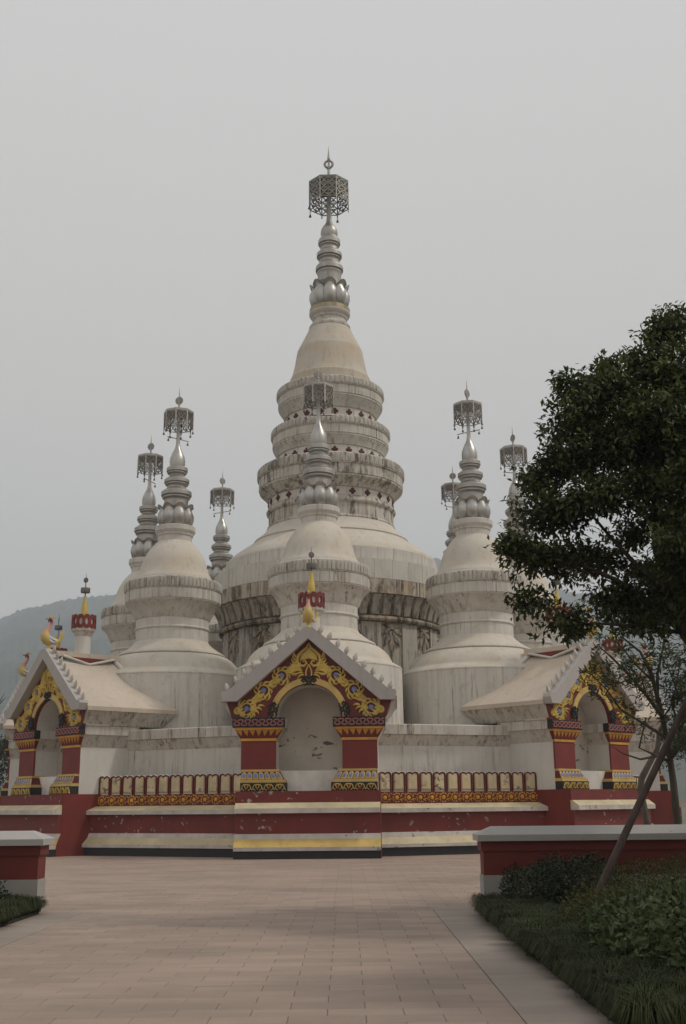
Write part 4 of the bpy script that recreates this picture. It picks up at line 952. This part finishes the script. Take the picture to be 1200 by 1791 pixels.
M['grass'] = leaf_mat('border_grass', (0.022,0.030,0.010), (0.062,0.070,0.024), 0.65, 0.2)
M['far_leaf'] = leaf_mat('far_leaf', (0.03,0.04,0.02), (0.06,0.075,0.035), 0.7, 0.2)
M['soil'] = paint('soil', (0.035,0.028,0.02), rough=0.95)

def clumps(lobes, per_r2, leaves, spread, shell=0.45):
    """leaf positions for a set of ellipsoid lobes (cx,cy,cz,rx,rz)"""
    Cs = []; Ds = []; Ns = []; Ts = []
    for (x, y, z, rx, rz) in lobes:
        k = max(4, int(per_r2*rx*rz)); u = unit(k); u[:, 2] = np.where(u[:, 2] < -0.5, -u[:, 2]*0.6, u[:, 2])
        rr = (shell+(1-shell)*rng.random(k))[:, None]*(1+0.14*rng.normal(size=(k, 1)))
        cc_ = np.array([x, y, z])+u*rr*np.array([rx, rx, rz])
        n = k*leaves; ci = np.repeat(np.arange(k), leaves); cu = u[ci]
        off = np.clip(rng.normal(size=(n, 3)), -1.5, 1.5)*spread
        Cs.append(cc_[ci]+off); d = cu*0.6+unit(n)*0.9; d[:, 2] -= 0.35; Ds.append(d)
        nn = unit(n)*0.55; nn[:, 2] += 0.9; Ns.append(nn+cu*0.4)
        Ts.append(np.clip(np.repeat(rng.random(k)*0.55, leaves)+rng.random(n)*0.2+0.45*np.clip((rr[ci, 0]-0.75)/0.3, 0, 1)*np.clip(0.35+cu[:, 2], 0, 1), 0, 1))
    return np.concatenate(Cs), np.concatenate(Ds), np.concatenate(Ns), np.concatenate(Ts)

# ------------------------------------------------------------------ big evergreen on the right
tree = empty('evergreen_tree', (5.55, 16.2, 0)); tag(tree, 'large dense dark evergreen tree hanging in from the right edge', 'tree')
tb_ = Vector(tree.location)
def P_(px_, py_, D): return atD(px_, py_, D)-tb_
lob = [(898,962,15.6,0.36,0.26),(955,985,16.0,0.55,0.36),(930,1052,15.8,0.30,0.2),(985,1092,15.6,0.34,0.26),(965,905,16.1,0.62,0.45),(938,850,16.4,0.33,0.33),(1000,820,16.2,0.66,0.5),
 (1012,742,16.0,0.52,0.5),(1000,685,16.3,0.30,0.3),(1065,700,16.0,0.58,0.55),(1062,645,16.4,0.28,0.2),(1110,780,16.0,0.9,0.75),(1050,880,15.7,0.6,0.4),(1130,655,16.3,0.5,0.5),(1162,590,16.4,0.36,0.4),(1185,560,16.6,0.25,0.25),
 (1200,690,16.0,0.75,0.8),(1195,820,16.5,0.9,0.8),(1040,985,16.6,0.55,0.35),(1085,1055,16.2,0.55,0.36),(1170,1060,16.4,0.6,0.4),(1185,905,16.8,0.65,0.4),(1130,1010,17.2,0.35,0.25),(1110,935,17.0,0.35,0.22),(1190,1010,16.3,0.5,0.36),(1120,1098,16.0,0.4,0.22),(1150,860,15.6,0.5,0.4),(1160,740,15.5,0.6,0.5),
 (1230,960,16.0,0.7,0.6),(1280,760,16.2,1.1,1.2),(1300,620,16.2,0.9,0.9),(1390,800,16.2,1.2,1.3),(1400,980,16.2,1.1,1.0),(1480,880,16.2,1.1,1.0),(1250,1060,15.6,0.8,0.5),(1340,1080,16.8,0.9,0.5),
 (1280,850,14.8,1.1,1.0),(1350,900,18.0,1.2,1.1),(1180,800,17.6,0.9,0.8),(1240,980,14.6,0.9,0.6)]
lobes = [(*(P_(a, b, d)), r1, r2) for a, b, d, r1, r2 in lob]
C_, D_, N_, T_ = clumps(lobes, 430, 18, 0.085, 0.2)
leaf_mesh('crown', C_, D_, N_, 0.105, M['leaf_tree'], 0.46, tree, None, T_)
trunk = MB(); trunk.tube([(0,0,-0.05),(0.0,0,0.9),(-0.06,0.02,1.9),(-0.02,-0.02,2.8),(0.02,0,3.3)], [0.2,0.165,0.15,0.14,0.13], 12); trunk.build('trunk', M['bark'], tree, 60)
def limb(pts, r0, r1, par=tree, mat='bark', name='branch'):
    pts = [Vector(p) for p in pts]; n = len(pts); rad = [r0+(r1-r0)*k/(n-1) for k in range(n)]
    MB().tube(pts, rad, 8).build(name, M[mat], par, 60)
fork = Vector((0.0, 0, 3.1))
limb([fork, P_(1200,1110,16.1), P_(1170,1040,16.1), P_(1150,965,16.1), P_(1145,900,16.1), P_(1150,800,16.2), P_(1160,680,16.3)], 0.11, 0.03)
limb([P_(1200,1110,16.1), P_(1130,1050,16.0), P_(1080,1015,15.9), P_(1010,985,15.9), P_(930,970,15.7)], 0.06, 0.012)
limb([P_(1165,1030,16.1), P_(1110,985,16.1), P_(1060,930,16.0), P_(1000,860,16.1)], 0.05, 0.012)
limb([P_(1146,900,16.1), P_(1100,830,16.0), P_(1050,740,16.0), P_(1020,700,16.1)], 0.045, 0.01)
limb([fork, P_(1260,1000,16.2), P_(1290,850,16.2), P_(1300,650,16.2)], 0.12, 0.04)
limb([fork, P_(1330,1020,16.3), P_(1400,880,16.2)], 0.09, 0.03)
limb([P_(1200,1108,16.1), P_(1120,1095,15.9), P_(1040,1090,15.7), P_(985,1095,15.6)], 0.035, 0.008)
# the same kind of tree lines the path further back; they only shade it
for x_, y_, rz__ in ((8.3, 10.5, 0.4), (7.6, 3.5, 1.2), (6.5, -4.0, 2.0), (-9.2, 11.5, 2.6), (-8.2, 3.5, 3.3), (-6.5, -5.0, 4.0), (12.0, 15.0, 1.2)):
    c_ = copy_tree(tree); c_.location = (x_, y_, 0); c_.rotation_euler.z = rz__; c_['group'] = 'path trees outside the view'
    c_['label'] = 'evergreen tree standing beside the path outside the view'
# leaning prop pole
pole = MB(); pa, pb_ = atD(1046, 1560, 15.2), atD(1200, 1230, 15.6); d_ = (pb_-pa)
pole.tube([pa-d_*0.16, pa, pa+d_*0.5, pb_, pa+d_*1.28], [0.052,0.05,0.048,0.046,0.043], 12)
o = pole.build('tree_prop', M['pole'], None, 60); tag(o, 'leaning brown wooden pole propping the evergreen tree, rising from the shrubs', 'pole')

# ------------------------------------------------------------------ young tree behind the right wall
yt = empty('young_tree', (7.25, 25.0, 0)); tag(yt, 'slender young tree with sparse leaves behind the right garden wall', 'tree'); yb_ = Vector(yt.location)
def Q_(px_, py_, D=25.0): return atD(px_, py_, D)-yb_
limb([(0,0,-0.05), Q_(1185,1440), Q_(1178,1370), Q_(1168,1300), Q_(1155,1240), Q_(1140,1180), Q_(1120,1140), Q_(1085,1112)], 0.10, 0.02, yt, name='trunk')
ends = []
def br(pts, r0, r1, nl=5, sp_=0.10):
    v_ = [Q_(*p) for p in pts]; limb(v_, r0, r1, yt)
    for a in range(1, len(v_)):
        for s_ in np.linspace(0.2, 1, nl): ends.append(v_[a-1]+(v_[a]-v_[a-1])*s_)
br([(1160,1255),(1130,1215,24.6),(1100,1180,24.4),(1070,1150,24.2),(1045,1128,24.2)], 0.05, 0.012)
br([(1150,1230),(1150,1180,25.2),(1160,1130,25.3),(1165,1090,25.3)], 0.045, 0.012)
br([(1165,1290),(1120,1262,24.5),(1085,1240,24.3),(1060,1205,24.2),(1035,1180,24.1)], 0.04, 0.008, 4)
limb([Q_(1168,1330), Q_(1140,1318,24.6), Q_(1118,1308,24.5), Q_(1130,1255,24.5)], 0.035, 0.015, yt)
limb([Q_(1152,1322,24.7), Q_(1120,1328,24.5), Q_(1090,1318,24.3), Q_(1070,1305,24.3)], 0.03, 0.008, yt)
br([(1172,1330),(1190,1280,25.2),(1205,1230,25.3),(1215,1180,25.3)], 0.05, 0.015)
br([(1140,1190),(1110,1160,25.3),(1090,1135,25.3),(1075,1120,25.3)], 0.03, 0.01)
br([(1105,1185,24.4),(1085,1195,24.2),(1055,1190,24.1),(1030,1165,24.0)], 0.02, 0.006)
br([(1190,1280,25.2),(1175,1230,25),(1185,1190,25),(1190,1150,25)], 0.03, 0.01)
br([(1172,1330),(1195,1300,24.8),(1210,1270,24.7),(1225,1240,24.7)], 0.03, 0.008)
br([(1200,1240,25.2),(1185,1210,24.8),(1170,1170,24.7),(1150,1140,24.7)], 0.025, 0.008)
br([(1205,1230,25.3),(1200,1190,25.4),(1205,1150,25.4),(1195,1125,25.4)], 0.025, 0.008)
br([(1160,1255),(1180,1225,25.3),(1200,1205,25.4)], 0.02, 0.008)
br([(1130,1215,24.6),(1120,1180,24.7),(1130,1150,24.7)], 0.02, 0.008)
E_ = np.array([tuple(e) for e in ends]); E_ = np.concatenate([E_+rng.normal(size=E_.shape)*0.15 for _ in range(2)])
k = 11; n = len(E_)*k; ci = np.repeat(np.arange(len(E_)), k)
dd = unit(n); dd[:, 2] = dd[:, 2]*0.6+0.35
leaf_mesh('crown', E_[ci]+rng.normal(size=(n, 3))*0.05, dd, unit(n)+np.array([0,0,1.2]), 0.14, M['leaf_young'], 0.26, yt, None, np.repeat(rng.random(len(E_)), k)*0.7+rng.random(n)*0.3)
ct = MB(); b0 = atD(1133, 1450, 27.0); b0.z = 0
pts = [Vector((b0.x,27,0))]+[atD(*p, 27.0) for p in ((1132,1440),(1126,1405),(1120,1385),(1122,1362),(1136,1335),(1150,1310),(1152,1285),(1165,1250))]
ct.tube([p-Vector((b0.x,27,0)) for p in pts], [0.10,0.08,0.07,0.07,0.08,0.07,0.06,0.05,0.03], 10)
cr_ = empty('crooked_tree', (b0.x, 27, 0)); tag(cr_, 'pale crooked bare trunk bending behind the right garden wall', 'tree'); ct.build('trunk', M['bark_pale'], cr_, 60)

# ------------------------------------------------------------------ planting beds
for nm, x0, x1, y0 in (('planting_bed', 1.98, 13.0, 6.0), ('planting_bed', -14.0, -4.73, 12.0)):
    o = MB().box(x0, x1, y0, 18.05, -0.1, 0.055).build(nm, M['soil']); tag(o, kind='structure')
def hedge(name, label, cat, boxes, leaf, count, mat, aspect, bumps=0.06, top=0.4):
    """leafy mass: list of rounded blocks (x0,x1,y0,y1,h)"""
    root = empty(name, ((boxes[0][0]+boxes[0][1])/2, (boxes[0][2]+boxes[0][3])/2, 0.05)); tag(root, label, cat, 'shrubs in the planting beds')
    Cs = []; Ns = []
    tot = sum((b[1]-b[0])*(b[3]-b[2]) for b in boxes)
    for x0, x1, y0, y1, h in boxes:
        n = int(count*(x1-x0)*(y1-y0)/tot); u = unit(n)*0.5; p = rng.random((n, 3))
        # push onto a rounded shell
        q = rng.normal(size=(n, 3)); q[:, 2] = np.abs(q[:, 2]); q /= (np.abs(q)**4).sum(1, keepdims=True)**0.25
        sh = (0.78+0.24*rng.random(n))[:, None]; q = q*sh
        c = np.stack([(x0+x1)/2+q[:, 0]*(x1-x0)/2, (y0+y1)/2+q[:, 1]*(y1-y0)/2, 0.02+q[:, 2]*(h-0.02)], 1)
        b_ = np.sin(c[:, 0]*7+c[:, 1]*3)*np.sin(c[:, 1]*6-c[:, 0]*2)+0.6*np.sin(c[:, 0]*17+1)*np.sin(c[:, 1]*15)
        c[:, 2] *= 1+bumps*b_; c += rng.normal(size=(n, 3))*bumps*0.25
        Cs.append(c); Ns.append(q)
    C = np.concatenate(Cs)-np.array(root.location); Nq = np.concatenate(Ns); n = len(C)
    d = Nq*0.5+unit(n)*0.8; d[:, 2] += 0.15
    tn = np.clip(0.5+0.3*np.sin(C[:, 0]*5)*np.sin(C[:, 1]*4+1)+rng.normal(size=n)*0.25, 0, 1)
    leaf_mesh('foliage', C, d, Nq+unit(n)*0.7+np.array([0,0,0.5]), leaf, mat, aspect, root, None, tn)
    st = MB()
    for x0, x1, y0, y1, h in boxes:
        for k_ in range(10):
            x, y = random.uniform(x0+0.1, x1-0.1), random.uniform(y0+0.1, y1-0.1); L_ = root.location
            st.tube([(x-L_.x, y-L_.y, -0.05), (x-L_.x+random.uniform(-.1,.1), y-L_.y, h*0.5), (x-L_.x+random.uniform(-.2,.2), y-L_.y, h*0.85)], [0.012,0.01,0.005], 5)
    st.build('stems', M['bark'], root, None, 'stuff')
    return root
hedge('broadleaf_shrub', 'clipped shrub mass with broad glossy leaves at the lower right edge', 'shrub', [(2.4,6.2,9.9,12.7,0.76),(2.62,5.0,9.3,10.6,0.55)], 0.082, 26000, M['leaf_broad'], 0.5, 0.05)
hedge('fine_leaved_hedge', 'fine brownish green clipped hedge between broad-leaved shrub and garden wall', 'hedge', [(2.65,7.5,13.1,15.4,0.68),(2.5,3.6,12.9,14.4,0.5),(3.2,8.0,15.2,17.4,0.80)], 0.045, 42000, M['leaf_fine'], 0.4, 0.07)
hedge('dark_shrub', 'dark small-leaved bush against the end of the right garden wall', 'shrub', [(2.3,3.2,16.3,17.8,0.66),(2.8,4.0,16.6,17.9,0.78)], 0.06, 9000, M['leaf_dark'], 0.42, 0.09)
hedge('dark_shrub', 'dark bush at the foot of the left garden wall', 'shrub', [(-7.2,-5.05,16.6,17.9,0.60)], 0.06, 5000, M['leaf_dark'], 0.42, 0.09)
def grass_border(label, spots, blades, h):
    root = empty('grass_border', (spots[0][0], spots[0][1], 0.05)); tag(root, label, 'grass', kind='stuff')
    Vs = []; n = blades
    sp_ = np.array(spots); idx = rng.integers(0, len(sp_), n); tsz = (0.7+0.6*rng.random(len(sp_)))[idx]; base = sp_[idx, :2]+rng.normal(size=(n, 2))*0.035
    out = (base-sp_[idx, :2]); ang = np.arctan2(out[:, 1], out[:, 0])+rng.normal(size=n)*0.6
    L = h*(0.6+0.6*rng.random(n))*tsz; dirx, diry = np.cos(ang), np.sin(ang)
    rows = []
    for s_, hz, ox, w in ((0, 0, 0, 0.003), (0.4, 0.66, 0.22, 0.0034), (0.75, 0.78, 0.68, 0.0026), (1.0, 0.38, 1.05, 0.0006)):
        c = np.stack([base[:, 0]+dirx*L*ox*0.75, base[:, 1]+diry*L*ox*0.75, L*hz], 1)
        sx = np.stack([-diry, dirx, np.zeros(n)], 1)*w; rows += [c-sx, c+sx]
    V = np.stack(rows, 1)-np.array([root.location.x, root.location.y, 0.0]); V = V.reshape(-1, 3)
    me = bpy.data.meshes.new('blades'); me.vertices.add(8*n); me.vertices.foreach_set('co', V.astype(np.float32).ravel())
    b0 = np.arange(n)[:, None]*8; q = np.concatenate([b0+np.array([0,1,3,2]), b0+np.array([2,3,5,4]), b0+np.array([4,5,7,6])], 1).reshape(-1)
    me.loops.add(12*n); me.loops.foreach_set('vertex_index', q.astype(np.int32)); me.polygons.add(3*n)
    me.polygons.foreach_set('loop_start', np.arange(3*n, dtype=np.int32)*4); me.polygons.foreach_set('loop_total', np.full(3*n, 4, np.int32))
    me.materials.append(M['grass']); me.update(); me.validate()
    a = me.attributes.new('tint', 'FLOAT', 'POINT'); a.data.foreach_set('value', np.repeat(np.clip(0.6*rng.random(len(sp_))[idx]+0.4*rng.random(n), 0, 1), 8).astype(np.float32))
    o_ = link('blades', me, root); o_['kind'] = 'stuff'; return root
sp1 = [(2.01+random.uniform(-0.06,0.16)+0.14*j, y+random.uniform(-.1,.1), 0.20) for y in np.arange(8.3, 17.35, 0.15) for j in range(5)]
grass_border('tufted dark grass edging along the right side of the path', sp1, 150000, 0.23)
sp2 = [(-4.80+random.uniform(-0.12,0.06)-0.15*j, y+random.uniform(-.08,.08), 0.22) for y in np.arange(13.5, 17.95, 0.17) for j in range(6)]
grass_border('tufted grass edging at the foot of the left garden wall', sp2, 60000, 0.23)

# ------------------------------------------------------------------ far trees beside the platform
def far_tree(name, label, x, y, h, r, n, bare=False):
    root = empty(name, (x, y, 0)); tag(root, label, 'tree', 'trees behind the platform')
    tr = MB(); tr.tube([(0,0,-0.1),(0.1,0,h*0.3),(0,0.1,h*0.6),(0.05,0,h*0.95)], [0.16,0.13,0.09,0.02], 8)
    for k_ in range(14 if bare else 7):
        z0 = h*random.uniform(0.3,0.85); a = random.uniform(0, 2*PI); L_ = r*random.uniform(0.6,1.1)*(1.1-z0/h)
        tr.tube([(0,0,z0),(L_*0.5*math.cos(a), L_*0.5*math.sin(a), z0+L_*0.5),(L_*math.cos(a), L_*math.sin(a), z0+L_*1.1)], [0.05,0.03,0.008], 5)
    tr.build('trunk', M['bark'], root, 60)
    if not bare:
        lb = [(random.gauss(0, r*0.45), random.gauss(0, r*0.45), h*random.uniform(0.3,0.95), r*random.uniform(0.35,0.6), r*random.uniform(0.3,0.5)) for _ in range(14)]
        C, D, N, T = clumps(lb, n/14/8/(0.2*r*r), 8, 0.14, 0.4)
        leaf_mesh('crown', C, D, N, 0.16, M['far_leaf'], 0.5, root, None, T)
far_tree('far_tree', 'bare thin tree at the left edge against the hill', -20.6, 66, 9.2, 2.4, 0, True)
far_tree('far_tree', 'bushy green tree at the left edge below the hill', -19.6, 60, 5.0, 2.6, 9000)
far_tree('far_tree', 'dark bushy tree at the right edge beyond the young tree', 17.6, 55, 5.4, 2.6, 9000)
far_tree('far_tree', 'second dark bushy tree further out at the right edge', 20.4, 58, 6.5, 2.8, 7000)

# ------------------------------------------------------------------ haze
t = NT('haze_air'); t.n.remove(t.b)
pv = t.new('ShaderNodeVolumePrincipled'); pv.inputs['Color'].default_value = (0.82, 0.885, 0.98, 1); pv.inputs['Density'].default_value = 0.00046; pv.inputs['Anisotropy'].default_value = 0.0
t.link(pv.outputs[0], t.out.inputs['Volume'])
o = MB().box(-2900, 2900, -100, 2900, -12, 640).build('haze', t.m); tag(o, kind='stuff')
